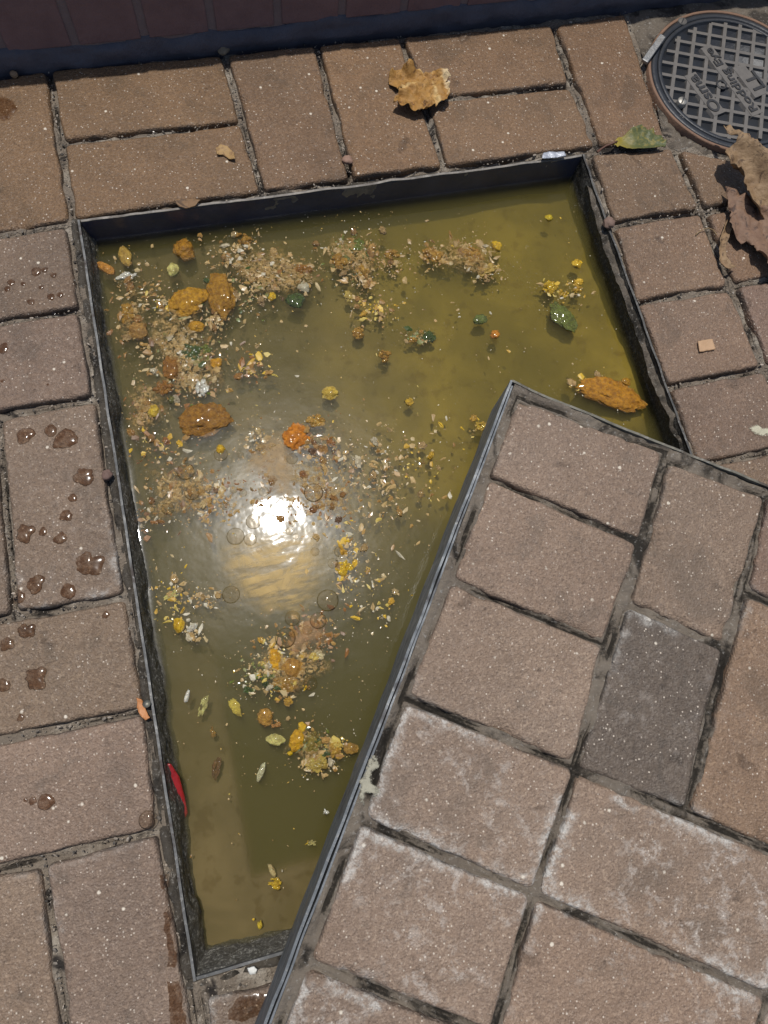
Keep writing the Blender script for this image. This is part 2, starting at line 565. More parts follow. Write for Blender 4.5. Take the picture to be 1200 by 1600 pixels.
WARM_LIGHT_TINT = (.86, .71, .46)
MID = (.86, .80, .69)
GROUND_PAVERS = [  # tints also paint in light: warm, dim at the wall, cooler, brighter in front
    # row along the wall
    ([(-66, 128), (74, 106), (112, 347), (-40, 374)], WARM_LIGHT_TINT, .15),
    ([(74, 106), (350, 82), (379, 190), (95, 222)], WARM_LIGHT_TINT, .12),
    ([(95, 222), (379, 190), (410, 302), (112, 345)], WARM_LIGHT_TINT, .12),
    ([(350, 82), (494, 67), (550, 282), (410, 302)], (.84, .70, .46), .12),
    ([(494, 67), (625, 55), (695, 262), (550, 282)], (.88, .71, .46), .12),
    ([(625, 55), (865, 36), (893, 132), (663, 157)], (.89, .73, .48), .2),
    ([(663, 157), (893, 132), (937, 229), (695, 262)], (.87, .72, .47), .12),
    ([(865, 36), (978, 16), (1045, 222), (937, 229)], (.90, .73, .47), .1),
    # right of the chamber
    ([(921, 238), (1050, 229), (1096, 326), (957, 351)], (.86, .74, .56), .15),
    ([(1058, 230), (1212, 262), (1255, 298), (1099, 327)], (.88, .75, .55), .1),
    ([(957, 351), (1097, 328), (1142, 449), (993, 473)], (.90, .78, .64), .15),
    ([(1103, 332), (1235, 308), (1285, 420), (1148, 446)], (.92, .76, .60), .1),
    ([(993, 473), (1142, 449), (1194, 576), (1043, 605)], (.90, .80, .68), .15),
    ([(1150, 446), (1285, 420), (1340, 545), (1199, 575)], (.90, .80, .70), .1),
    ([(1043, 605), (1194, 576), (1262, 695), (1090, 726)], (.96, .87, .74), .15),
    ([(1200, 576), (1345, 548), (1400, 665), (1266, 694)], (.90, .80, .70), .1),
    ([(1090, 726), (1262, 695), (1330, 835), (1140, 880)], (.96, .87, .74), .15),
    # left of the chamber
    ([(-160, 392), (108, 350), (127, 483), (-140, 526)], MID, .15),
    ([(-140, 526), (127, 483), (150, 621), (-120, 668)], MID, .35),
    ([(-5, 650), (151, 622), (199, 932), (22, 962)], (.90, .86, .76), .5),
    ([(-175, 684), (-5, 650), (22, 962), (-150, 996)], (.90, .86, .76), .3),
    ([(-150, 996), (199, 932), (229, 1110), (-130, 1183)], (.94, .89, .78), .1),
    ([(-130, 1183), (229, 1110), (249, 1298), (-110, 1385)], (1.0, .94, .83), .1),
    ([(66, 1347), (250, 1298), (322, 1690), (113, 1690)], (1.10, 1.05, .92), .35),
    ([(-112, 1386), (66, 1347), (113, 1690), (-85, 1690)], (1.10, 1.05, .92), .4),
    ([(314, 1556), (520, 1512), (560, 1690), (332, 1710)], (.92, .90, .85), .5),
]
def rect(x0, x1, y0, y1):
    return np.array([(x0, y1), (x1, y1), (x1, y0), (x0, y0)])
EXTRA = [(-.297, -.099, .095, .195), (-.297, -.099, -.006, .093), (-.27, -.172, -.206, -.010), (-.37, -.272, -.206, -.010), (-.29, -.192, -.40, -.208), (-.29, -.19, -.602, -.402), (-.285, -.187, -.80, -.604),
         (.122, .322, -.835, -.738), (.325, .525, -.835, -.738), (.122, .322, -.935, -.838), (.325, .525, -.935, -.838), (.822, 1.02, -.195, -.098), (.822, 1.02, -.297, -.198), (.824, .922, -.50, -.30), (.925, 1.02, -.50, -.30),
         (.722, .821, -.50, -.40), (.582, .68, -.70, -.503), (.683, .78, -.70, -.503), (.783, .88, -.70, -.503), (.883, .98, -.70, -.503), (.582, .78, -.80, -.703), (.582, .78, -.90, -.803), (.783, .98, -.80, -.703), (.783, .98, -.90, -.803),
         (.932, 1.03, -.093, .10)]
GROUND_QUADS = [bpl(q) for q, _, _ in GROUND_PAVERS] + [rect(*e) for e in EXTRA]


# sand bed that shows in the joints
def sand_bed():
    st = 0.0023
    xs = np.arange(-0.40, 1.06, st); ys = np.arange(-0.98, 0.216, st)
    X, Y = np.meshgrid(xs, ys)
    Z = -0.0065 + 0.0032 * fbm(X * 26, Y * 26, 0, 3, 3) + 0.0012 * vn(X * 160, Y * 160, 0, 9)
    jd = joint_map(X, Y, GROUND_QUADS)
    ck = np.abs(jd + .0008 * fbm(X * 70, Y * 70, 0, 2, 71)) + .0011 * np.clip(fbm(X * 24, Y * 24, 0, 2, 77) + .15, 0, 1) * 1.6
    Z = Z - .0050 * np.exp(-(ck / .0011) ** 2)
    Z = np.where(np.hypot(X - .808, Y - .0785) < .106, -.021, Z)
    ny, nx = X.shape
    idx = np.arange(nx * ny).reshape(ny, nx)
    cx = (X[:-1, :-1] + st / 2); cy = (Y[:-1, :-1] + st / 2)
    keep = ~((cx > HX0 - .006) & (cx < HX1 + .006) & (cy > HY0 - .006) & (cy < HY1 + .006))
    f = np.stack([idx[:-1, :-1][keep], idx[:-1, 1:][keep], idx[1:, 1:][keep], idx[1:, :-1][keep]], 1)
    o = mesh('pavement', np.stack([X.ravel(), Y.ravel(), Z.ravel()], 1), f, SAND)
    fattr(o, 'crack', ck.ravel())
    return o
pavement = tag(sand_bed(), kind='structure')


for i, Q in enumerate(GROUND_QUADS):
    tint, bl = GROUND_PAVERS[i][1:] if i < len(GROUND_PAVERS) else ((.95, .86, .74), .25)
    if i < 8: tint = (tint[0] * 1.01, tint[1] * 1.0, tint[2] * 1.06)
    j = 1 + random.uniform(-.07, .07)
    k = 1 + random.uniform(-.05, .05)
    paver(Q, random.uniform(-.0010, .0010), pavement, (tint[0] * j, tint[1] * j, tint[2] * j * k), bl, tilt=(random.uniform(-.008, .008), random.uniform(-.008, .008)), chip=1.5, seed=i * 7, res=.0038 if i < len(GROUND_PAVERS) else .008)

# ------------------------------------------------------------------ sheets cut to an outline
def cdt(poly, step, jitter=0.25, seed=1):
    r = random.Random(seed)
    P = np.asarray(poly, float)
    # densify the outline
    o = []
    for i in range(len(P)):
        a, b = P[i], P[(i + 1) % len(P)]
        k = max(1, int(np.linalg.norm(b - a) / step))
        for t in range(k): o.append(a + (b - a) * t / k)
    n = len(o)
    x0, y0 = P.min(0); x1, y1 = P.max(0)
    O = np.array(o)
    pts = [Vector(p) for p in o]
    def inside(p):
        x, y = p; c = False
        xa, ya = O[:, 0], O[:, 1]; xb, yb = np.roll(xa, -1), np.roll(ya, -1)
        with np.errstate(divide='ignore', invalid='ignore'):
            hit = ((ya > y) != (yb > y)) & (x < (xb - xa) * (y - ya) / (yb - ya) + xa)
        return bool(hit.sum() % 2)
    y = y0 + step / 2
    while y < y1:
        x = x0 + step / 2
        while x < x1:
            p = np.array([x + r.uniform(-1, 1) * jitter * step, y + r.uniform(-1, 1) * jitter * step])
            if inside(p) and ((O - p) ** 2).sum(1).min() > (0.5 * step) ** 2: pts.append(Vector(p))
            x += step
        y += step
    res = mgeo.delaunay_2d_cdt(pts, [(i, (i + 1) % n) for i in range(n)], [], 1, 1e-7)
    V = np.array([(v.x, v.y) for v in res[0]])
    F = [tuple(f) for f in res[2]]
    # distance to the outline
    a = O; b = np.roll(O, -1, 0)
    ab = b - a
    d = np.full(len(V), 1e9)
    for k in range(len(a)):
        t = np.clip(((V - a[k]) @ ab[k]) / max(ab[k] @ ab[k], 1e-12), 0, 1)
        d = np.minimum(d, np.linalg.norm(V - (a[k] + t[:, None] * ab[k]), axis=1))
    F = [f if np.cross(V[f[1]] - V[f[0]], V[f[2]] - V[f[0]]) > 0 else f[::-1] for f in F]
    return V, F, d


def roughen(poly, amp, freq, seed=0, step=None):
    P = np.asarray(poly, float)
    o = []
    L = np.linalg.norm(P.max(0) - P.min(0))
    step = step or L / 60
    for i in range(len(P)):
        a, b = P[i], P[(i + 1) % len(P)]
        k = max(1, int(np.linalg.norm(b - a) / step))
        for t in range(k): o.append(a + (b - a) * t / k)
    O = np.array(o)
    return O + amp * np.stack([fbm(O[:, 0] * freq, O[:, 1] * freq, 0, 3, seed), fbm(O[:, 0] * freq, O[:, 1] * freq, 5.5, 3, seed + 3)], 1)


def ellipse(cx, cy, rx, ry, rot=0.0, n=40):
    t = np.linspace(0, 2 * np.pi, n, endpoint=False)
    c, s = math.cos(rot), math.sin(rot)
    x, y = rx * np.cos(t), ry * np.sin(t)
    return np.stack([cx + c * x - s * y, cy + s * x + c * y], 1)

DIRT = mat_mortar('packed_dirt', (0.040, 0.034, 0.027), (0.15, 0.128, 0.10), (0.018, 0.015, 0.012))
# mortar patch round the small round cover, and crumbly bedding beside the frame
poly = bpl([(984, 12), (1010, 95), (1048, 224), (1060, 228), (1214, 258), (1420, 190), (1330, -60), (1180, -30), (1050, 2)])
V, F, d = cdt(poly, .005)
Z = -.0035 + .0016 * fbm(V[:, 0] * 35, V[:, 1] * 35, 0, 3, 4) - .004 * np.clip((bp(1030, 150)[1] - V[:, 1]) / .06, 0, 1) - .003 * np.exp(-d / .004)
rr_ = np.hypot(V[:, 0] - .808, V[:, 1] - .0785)
Z = np.where(rr_ < .1075, -.021, Z + .003 * np.exp(-np.abs(rr_ - .1106) / .01))
mp = mesh('mortar_patch', np.c_[V, Z], F, mat_mortar('patch_mortar', (0.13, 0.11, 0.088), (0.25, 0.205, 0.155), (0.06, 0.05, 0.04)), pavement)
tag(mp, 'sandy mortar patch round the small round cover')
for nm, pl in (('bedding_strip', [(912, 252), (926, 262), (1000, 470), (1048, 600), (1100, 728), (1084, 728), (1030, 604), (985, 476), (938, 350)]),):
    V, F, d = cdt(roughen(bpl(pl), .0012, 80, 3), .003)
    Z = -.004 + .0035 * fbm(V[:, 0] * 60, V[:, 1] * 60, 0, 3, 8) - .004 * np.exp(-d / .002)
    mesh(nm, np.c_[V, Z], F, mat_mortar('bedding', (0.085, 0.07, 0.055), (0.24, 0.20, 0.155), (0.03, 0.026, 0.02)), pavement)

for (x0, x1, y0, y1) in ((HX0 - .012, HX0 - .0030, HY0 - .004, HY1 + .006), (HX0 - .010, HX1 + .010, HY1 + .0034, HY1 + .009), (HX0 - .012, .32, HY0 - .012, HY0 - .0032)):
    V, F, d = cdt(roughen(np.array([(x0, y0), (x1, y0), (x1, y1), (x0, y1)]), .0012, 70, 5, .006), .003)
    Z = -.0030 + .0030 * fbm(V[:, 0] * 70, V[:, 1] * 70, 0, 3, 18) - .004 * np.exp(-d / .002)
    mesh('bedding_strip', np.c_[V, Z], F, DIRT, pavement)

# loose grit lying in the joints
def merged_bits(name, pos, size, cols, mat, sub=1, flat=0.6, seed=0, rough=0.35):
    base = bmesh.new(); bmesh.ops.create_icosphere(base, subdivisions=sub, radius=1.0)
    bv = np.array([v.co[:] for v in base.verts]); bf = np.array([[v.index for v in f.verts] for f in base.faces]); base.free()
    r = np.random.default_rng(seed)
    VV, FF, CL = [], [], []
    for i, (p, s) in enumerate(zip(pos, size)):
        k = 1 + rough * fbm(bv[:, 0] * 1.3 + i * 3.1, bv[:, 1] * 1.3, bv[:, 2] * 1.3 + i, 2, i % 97)
        v = bv * k[:, None] * s * np.array([r.uniform(.7, 1.7), r.uniform(.45, 1.0), flat])
        a = r.uniform(0, 6.28); c, sn = math.cos(a), math.sin(a)
        v = np.stack([v[:, 0] * c - v[:, 1] * sn, v[:, 0] * sn + v[:, 1] * c, v[:, 2]], 1) + p
        FF.append(bf + len(bv) * i); VV.append(v)
        if cols is not None: CL.append(np.repeat(np.array([tuple(cols[i]) + (1,)]), len(bv), 0))
    o = mesh(name, np.concatenate(VV), np.concatenate(FF), mat, None, False)
    if cols is not None:
        a = o.data.color_attributes.new('col', 'FLOAT_COLOR', 'POINT')
        a.data.foreach_set('color', np.concatenate(CL).astype(np.float32).ravel())
    return o

pos, size, cols = [], [], []
for (q, _, _) in GROUND_PAVERS:
    W = bpl(q)
    for i in range(4):
        a, b = W[i], W[(i + 1) % 4]
        L = np.linalg.norm(b - a)
        for k in range(int(L / .0045)):
            t = rng.random()
            p = a + (b - a) * t + rng.normal(0, .0018, 2)
            if HX0 - .004 < p[0] < HX1 + .004 and HY0 - .004 < p[1] < HY1 + .004: continue
            s = .0005 + .0013 * rng.random() ** 3
            pos.append((p[0], p[1], -.004 + rng.normal(0, .0012))); size.append(s)
            g = rng.choice([.08, .16, .28, .42], p=[.3, .3, .27, .13]) * rng.uniform(.8, 1.2)
            cols.append((g, g * .85, g * .68))
grit = tag(merged_bits('gravel_grit', pos, size, cols, BITS, 1, .7, 3), 'sandy grit lying in the joints between the pavers', 'grit', kind='stuff')

# ================================================================== OPEN CHAMBER
chamber = empty('inspection_chamber', ((HX0 + HX1) / 2, (HY0 + HY1) / 2, 0))
tag(chamber, 'open rectangular drain chamber with thin metal frame sunk in the paving', 'drain chamber')
CH = np.array(chamber.location)


def ch_mesh(name, v, f, mat, **k):
    return mesh(name, np.asarray(v) - CH, f, mat, chamber, **k)


def grid_wall(name, p0, p1, z0, z1, nrm, mat, amp, seed, lean=0.0, crust=0.0):
    p0, p1, nrm = np.array(p0), np.array(p1), np.array(nrm)
    L = np.linalg.norm(p1 - p0)
    us = np.linspace(0, 1, int(L / .003)); zs = np.concatenate([np.linspace(z0, -.09, 16), np.linspace(-.088, z1, 34)])
    U, Zz = np.meshgrid(us, zs)
    X = p0[0] + (p1 - p0)[0] * U; Y = p0[1] + (p1 - p0)[1] * U
    dd = amp * (fbm(X * 55 + Y * 55, Zz * 55, 0, 4, seed)) + amp * .5 * fbm(X * 200 + Y * 200, Zz * 200, 0, 2, seed + 4)
    dd = dd + lean * np.clip(-Zz / .05, 0, 1) + crust * np.clip(-Zz / .03, 0, 1) * (0.5 + 0.5 * fbm((X + Y) * 22, Zz * 20, 0, 2, seed + 9))
    dd = dd * np.clip((z1 - Zz) / .003, 0, 1)
    X = X + nrm[0] * dd; Y = Y + nrm[1] * dd
    ny, nx = X.shape
    idx = np.arange(nx * ny).reshape(ny, nx)
    f = np.stack([idx[:-1, :-1], idx[:-1, 1:], idx[1:, 1:], idx[1:, :-1]], -1).reshape(-1, 4)
    v = np.stack([X.ravel(), Y.ravel(), Zz.ravel()], 1)
    # closed back, 12 mm behind
    b = v.copy(); b[:, 0] -= nrm[0] * .012; b[:, 1] -= nrm[1] * .012
    return ch_mesh(name, v, f, mat)

grid_wall('chamber_side', (HX0, HY0), (HX0, HY1), -.30, -.0008, (1, 0), GRIME, .0016, 1, .0012, .005)
grid_wall('chamber_side', (HX1, HY0), (HX1, HY1), -.30, -.0008, (-1, 0), BLACKGRIME, .0010, 2, .000, .003)
grid_wall('chamber_side', (HX0, HY1), (HX1, HY1), -.30, -.0008, (0, -1), DARKSTEEL, .0002, 3, .0005, 0)
grid_wall('chamber_side', (HX0, HY0), (HX1, HY0), -.30, -.0008, (0, 1), GRIME, .0020, 4, .005, .005)

# metal lips of the frame
def lip(x0, x1, y0, y1, z1, mat, seed):
    bm = bmesh.new()
    bm_box(bm, x0, x1, y0, y1, -.03, z1)
    long_e = [e for e in bm.edges if e.calc_length() > .2]
    bmesh.ops.subdivide_edges(bm, edges=long_e, cuts=90)
    for v in bm.verts:
        n = float(fbm(v.co.x * 40, v.co.y * 40, 0, 2, seed))
        if v.co.z > -.01: v.co.z += n * .0006
        if abs(x1 - x0) < .02: v.co.x += n * .0005
        else: v.co.y += n * .0005
    bmesh.ops.translate(bm, verts=bm.verts, vec=Vector(-CH))
    return bm_obj('frame_lip', bm, mat, chamber)

lip(HX0 - .0026, HX0 - .0004, HY0 - .003, HY1 + .003, .0012, STEEL, 1)
lip(HX1 + .0004, HX1 + .0026, HY0 - .003, HY1 + .003, .0004, mat_steel('rusty_lip', (0.05, 0.05, 0.048), (0.16, 0.155, 0.145), 0.6), 2)
lip(HX0 + .0002, HX1 - .0002, HY1 + .0004, HY1 + .003, .0002, mat_steel('dusty_lip', (0.11, 0.10, 0.09), (0.33, 0.30, 0.26), 0.4, 0.6, 0.3), 3)
lip(HX0 + .0002, HX1 - .0002, HY0 - .0026, HY0 - .0004, .0010, STEEL, 4)
# dirt packed outside the left lip
# floor of the chamber and the benching under the water
bm = bmesh.new()
bm_box(bm, HX0 - .01, HX1 + .01, HY0 - .01, HY1 + .01, -.31, -.295)
bmesh.ops.translate(bm, verts=bm.verts, vec=Vector(-CH))
bm_obj('chamber_floor', bm, MORTAR, chamber)
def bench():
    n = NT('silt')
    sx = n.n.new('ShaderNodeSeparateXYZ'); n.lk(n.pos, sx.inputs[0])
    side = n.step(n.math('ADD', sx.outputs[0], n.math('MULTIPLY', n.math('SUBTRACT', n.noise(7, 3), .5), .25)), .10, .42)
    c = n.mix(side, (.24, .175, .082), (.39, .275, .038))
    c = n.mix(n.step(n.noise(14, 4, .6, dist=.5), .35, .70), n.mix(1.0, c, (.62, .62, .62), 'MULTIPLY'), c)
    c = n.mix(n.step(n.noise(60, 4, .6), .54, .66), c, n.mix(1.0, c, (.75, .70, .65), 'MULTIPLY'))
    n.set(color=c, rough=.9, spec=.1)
    st = .006
    xs = np.arange(HX0 - .004, HX1 + .008, st); ys = np.arange(HY0 - .004, HY1 + .008, st)
    X, Y = np.meshgrid(xs, ys)
    # depth below the water: shallow silt at the back, a straight-edged concrete step at the left and front, a deep channel between
    wob = .012 * fbm(X * 9, Y * 9, 0, 2, 61)
    deep = np.clip((-.40 + .25 * (X - .2) + wob * 2 - Y) / .16, 0, 1); deep = deep * deep * (3 - 2 * deep)
    sh = .021 + .010 * fbm(X * 7, Y * 7, 0, 3, 31) + .010 * np.clip((.12 - X) / .1, 0, 1)
    D = sh * (1 - deep) + .13 * deep
    ledge = np.maximum(np.clip((.0665 - X) / .004, 0, 1), np.clip((-.667 - Y) / .004, 0, 1))
    led = .0150 + .003 * fbm(X * 12, Y * 12, 0, 2, 5) + .05 * np.clip((Y + .60) / .35, 0, 1)
    D = np.where(ledge > 0, np.minimum(D, led * ledge + .13 * (1 - ledge)), D)
    Z = WZ - np.clip(D, .009, .2)
    ny, nx = X.shape
    idx = np.arange(nx * ny).reshape(ny, nx)
    f = np.stack([idx[:-1, :-1], idx[:-1, 1:], idx[1:, 1:], idx[1:, :-1]], -1).reshape(-1, 4)
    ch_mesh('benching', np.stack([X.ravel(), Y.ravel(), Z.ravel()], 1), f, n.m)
bench()

# water: top sheet that climbs the walls a little, closed below
def make_water():
    x0, x1, y0, y1 = HX0 - .0005, HX1 + .0005, HY0 - .0005, HY1 + .0005
    def ax(a, b):
        e = [0, .0012, .0022, .0032, .0042, .0054, .007, .009, .012, .016]
        m = np.arange(.02, (b - a) - .0195, .004)
        return np.array([a + t for t in e] + [a + t for t in m] + [b - t for t in reversed(e)])
    xs, ys = ax(x0, x1), ax(y0, y1)
    X, Y = np.meshgrid(xs, ys)
    d = np.minimum(np.minimum(X - x0, x1 - X), np.minimum(Y - y0, y1 - Y))
    amp = .5 + .5 * fbm(X * 25, Y * 25, 0, 2, 5)
    Z = WZ + .0016 * np.exp(-d / .0022) * (0.6 + 0.8 * amp) + .00010 * fbm(X * 18, Y * 18, 0, 2, 8)
    ny, nx = X.shape
    idx = np.arange(nx * ny).reshape(ny, nx)
    f = list(map(tuple, np.stack([idx[:-1, :-1], idx[:-1, 1:], idx[1:, 1:], idx[1:, :-1]], -1).reshape(-1, 4)))
    v = np.stack([X.ravel(), Y.ravel(), Z.ravel()], 1)
    ring = np.concatenate([idx[0, :-1], idx[:-1, -1], idx[-1, :0:-1], idx[:0:-1, 0]])
    low = v[ring].copy(); low[:, 2] = -.292
    n = len(ring); b0 = len(v)
    f += [(ring[(i + 1) % n], ring[i], b0 + i, b0 + (i + 1) % n) for i in range(n)]
    f.append(tuple(range(b0 + n - 1, b0 - 1, -1)))
    return mesh('water', np.concatenate([v, low]), f, WATER)
water = tag(make_water(), kind='structure')

# ================================================================== LIFTED COVER
CZ = 0.0732
TH = math.radians(-35.2)
CX = np.array([math.cos(TH), math.sin(TH)])               # along the top edge
CY = np.array([-math.sin(TH), math.cos(TH)])              # towards the top corner
C0 = bp(797, 594, CZ)[:2]
CW, CL = 0.556, 0.705
cover = empty('access_cover', tuple(C0 + CX * CW / 2 - CY * CL / 2) + (0.0025,))
cover.rotation_euler = (0, 0, TH)
tag(cover, 'lifted paver-filled cover tray lying askew across the open chamber', 'access cover')
CB = np.array(cover.location)


def to_cover(P):
    """world xy -> cover frame (u along the top edge from the corner, v down the left edge)"""
    D = np.asarray(P) - C0
    return np.stack([D @ CX, -(D @ CY)], -1)


def cov_local(o):
    o.parent = cover
    o.matrix_parent_inverse = (Matrix.Translation(Vector(CB)) @ Matrix.Rotation(TH, 4, 'Z')).inverted()
    return o


def cov_box(name, u0, u1, v0, v1, z0, z1, mat, cuts=0, amp=0.0, seed=0):
    bm = bmesh.new()
    bm_box(bm, u0, u1, -v1, -v0, z0, z1)
    if cuts:
        bmesh.ops.subdivide_edges(bm, edges=[e for e in bm.edges if e.calc_length() > .2], cuts=cuts)
        for v in bm.verts:
            n = float(fbm(v.co.x * 35, v.co.y * 35, v.co.z * 30, 2, seed)) * amp
            v.co.z += n if v.co.z > z1 - .004 else 0
            if u1 - u0 < .05: v.co.x += n
            else: v.co.y += n
    for v in bm.verts:
        p = C0 + CX * v.co.x + CY * v.co.y
        v.co.x, v.co.y = p
    return cov_local(bm_obj(name, bm, mat))

ZB = 0.0025
cov_box('tray_side', 0, .0022, 0, CL, ZB, CZ + .0008, TRAY, 110, .0006, 1)
cov_box('tray_side', .0034, .0050, .004, CL - .004, CZ - .02, CZ - .0002, TRAY, 110, .0006, 2)
cov_box('tray_side', .0023, CW - .0023, 0, .0022, ZB, CZ + .0006, mat_steel('dusty_tray', (0.08, 0.075, 0.06), (0.25, 0.235, 0.19), 0.7, 0.6, 0.3), 90, .0009, 3)
cov_box('tray_side', CW - .0022, CW, 0, CL, ZB, CZ + .0008, TRAY, 90, .0006, 4)
cov_box('tray_side', .0023, CW - .0023, CL - .0022, CL, ZB, CZ + .0008, TRAY, 90, .0006, 5)
cov_box('tray_base', .0024, CW - .0024, .0024, CL - .0024, ZB + .0006, ZB + .004, TRAY)

# bed of mortar the cover's pavers sit in
def cover_bed():
    us = np.arange(.0052, CW - .004, .0017); vs = np.arange(.0028, CL - .003, .0017)
    U, Vv = np.meshgrid(us, vs)
    P = C0 + U[..., None] * CX - Vv[..., None] * CY
    Z = CZ - .0042 + .0022 * fbm(U * 30, Vv * 30, 0, 4, 21) + .0012 * fbm(U * 140, Vv * 140, 0, 2, 25)
    jd = joint_map(P[..., 0], P[..., 1], COVER_QUADS)
    ck = np.abs(np.minimum(jd, .0008) + .0010 * fbm(U * 60, Vv * 60, 0, 2, 81)) + .0011 * np.clip(fbm(U * 20, Vv * 20, 0, 2, 87) + .1, 0, 1) * 1.6 + np.clip(jd - .004, 0, 1) * 3
    Z = Z + .0014 - .0050 * np.exp(-(ck / .0012) ** 2)
    under = np.clip((-.0035 - jd) / .003, 0, 1)
    # mortar smeared higher along the left and the top edge
    Z = Z + .0030 * np.exp(-U / .012) + .0036 * np.exp(-Vv / .010)
    Z = Z * (1 - under) + (CZ - .010) * under
    ny, nx = U.shape
    idx = np.arange(nx * ny).reshape(ny, nx)
    f = np.stack([idx[:-1, :-1], idx[1:, :-1], idx[1:, 1:], idx[:-1, 1:]], -1).reshape(-1, 4)
    o = mesh('mortar_bed', np.c_[P.reshape(-1, 2), Z.ravel()], f, BED)
    fattr(o, 'crack', ck.ravel())
    return cov_local(o)

FRONT_LIGHT_TINT = (1.14, 1.16, 1.10)
COVER_PAVERS = [  # tints mix block colour with the brighter, cooler front light painted in
    ([(784, 610), (1040, 702), (1000, 846), (764, 743)], FRONT_LIGHT_TINT, .25, None),
    ([(764, 747), (1000, 849), (945, 1005), (704, 905)], FRONT_LIGHT_TINT, .35, None),
    ([(704, 909), (945, 1008), (898, 1198), (631, 1086)], (1.20, 1.24, 1.18), .3, None),
    ([(629, 1093), (898, 1203), (834, 1394), (566, 1279)], (1.22, 1.25, 1.19), .75, None),
    ([(563, 1287), (833, 1399), (768, 1614), (480, 1502)], (1.16, 1.19, 1.14), .85, None),
    ([(476, 1512), (766, 1622), (716, 1830), (396, 1720)], (1.16, 1.19, 1.14), .9, None),
    ([(1046, 722), (1197, 776), (1133, 1010), (984, 942)], (1.10, 1.12, 1.04), .25, None),
    ([(982, 946), (1132, 1014), (1073, 1267), (901, 1202)], (.58, .65, .66), .6, 'dark grey paver among the brown ones in the lifted cover'),
    ([(1167, 928), (1310, 990), (1240, 1344), (1077, 1270)], (1.12, 1.06, .90), .5, None),
    ([(1201, 770), (1345, 828), (1312, 986), (1169, 921)], (1.0, .95, .9), .4, None),
    ([(903, 1209), (1266, 1358), (1200, 1555), (838, 1397)], (1.20, 1.22, 1.15), 1.0, None),
    ([(836, 1403), (1198, 1560), (1130, 1800), (772, 1638)], (1.20, 1.20, 1.12), 1.0, None),
    ([(1270, 1362), (1440, 1436), (1385, 1640), (1204, 1556)], (1.15, 1.17, 1.1), .6, None),
    ([(1202, 1564), (1385, 1648), (1325, 1880), (1136, 1800)], (1.15, 1.17, 1.1), .8, None),
]
COVER_QUADS = []
for q, _, _, _ in COVER_PAVERS:
    uv = to_cover(bpl(q, CZ))
    uv[:, 0] = np.clip(uv[:, 0], .012, CW - .010); uv[:, 1] = np.clip(uv[:, 1], .008, CL - .010)
    COVER_QUADS.append(C0 + uv[:, :1] * CX - uv[:, 1:] * CY)
for (u0, u1, v0, v1) in ((.354, .546, .008, .106), (.354, .45, .109, .304), (.453, .546, .109, .304), (.466, .546, .307, .408), (.454, .546, .411, .512), (.165, .345, .515, .605), (.165, .345, .608, .695),
                         (.348, .445, .515, .695), (.448, .546, .515, .695), (.012, .162, .593, .695)):
    COVER_PAVERS.append((None, (1.1, 1.08, .98), .4, None))
    COVER_QUADS.append(np.array([C0 + CX * u - CY * v for u, v in ((u0, v0), (u1, v0), (u1, v1), (u0, v1))]))
cover_bed()
for i, (q, tint, bl, lab) in enumerate(COVER_PAVERS):
    W = COVER_QUADS[i]
    tint = (tint[0] * .99, tint[1] * .93, tint[2] * .88)
    o = paver(W, CZ + random.uniform(-.0006, .0008), None, tint, bl, gap=.0003, thick=.05, res=.0038 if q is not None else .008, tilt=(random.uniform(-.008, .008), random.uniform(-.008, .008)), chip=1.6, seed=300 + i * 7, label=lab)
    cov_local(o)

# ================================================================== LOW WALL
def make_wall():
    wl = empty('brick_wall', (.4, .215, 0))
    tag(wl, 'low wall of dark plum bricks along the back of the paving', 'wall')
    B = mat_simple('plum_brick', (0.13, 0.082, 0.092), (0.25, 0.165, 0.172), 40, 0.45, 0, 0.0015)
    JM = mat_simple('wall_joint', (0.15, 0.115, 0.118), (0.25, 0.20, 0.20), 60, 0.8, 0, 0.001)
    O = np.array(wl.location)
    def yb(x): return 0.2045 + (x - .3) * 0.012
    bm = bmesh.new()
    bm_box(bm, -.6, 1.5, .2072, .30, -.02, .0838)
    for v in bm.verts:
        v.co.y += (v.co.x - .3) * .012; v.co.x -= O[0]; v.co.y -= O[1]
    bm_obj('wall_core', bm, JM, wl)
    me = None
    x = -.555
    while x < 1.4:
        bm = bmesh.new()
        w = .0655
        bm_box(bm, x, x + w, .2055, .30, .022, .0842, .0015)
        for v in bm.verts:
            v.co.y += (v.co.x - .3) * .012; v.co.x -= O[0]; v.co.y -= O[1]
        o = bm_obj('brick', bm, B, wl)
        x += .0745
    # blue-black footing that bulges out at the bottom
    xs = np.arange(-.6, 1.5, .004)
    prof = [(.0, -.02), (.0, .001), (-.001, .005), (.001, .010), (.003, .016), (.006, .022), (.010, .025)]
    v, f = [], []
    for i, x_ in enumerate(xs):
        for j, (py, pz) in enumerate(prof):
            n1 = float(fbm(x_ * 28, j * .6, 0, 3, 2)); n2 = float(fbm(x_ * 28, j * .6, 7.7, 3, 6))
            v.append((x_ - O[0], yb(x_) + py - .0035 - n1 * .0022 - O[1], pz * (1 + .25 * n2)))
    k = len(prof)
    for i in range(len(xs) - 1):
        for j in range(k - 1):
            f.append((i * k + j, (i + 1) * k + j, (i + 1) * k + j + 1, i * k + j + 1))
    mesh('footing', v, f, mat_simple('blue_black_tar', (0.034, 0.036, 0.052), (0.125, 0.122, 0.15), 35, 0.5, 0, 0.002), wl)
make_wall()

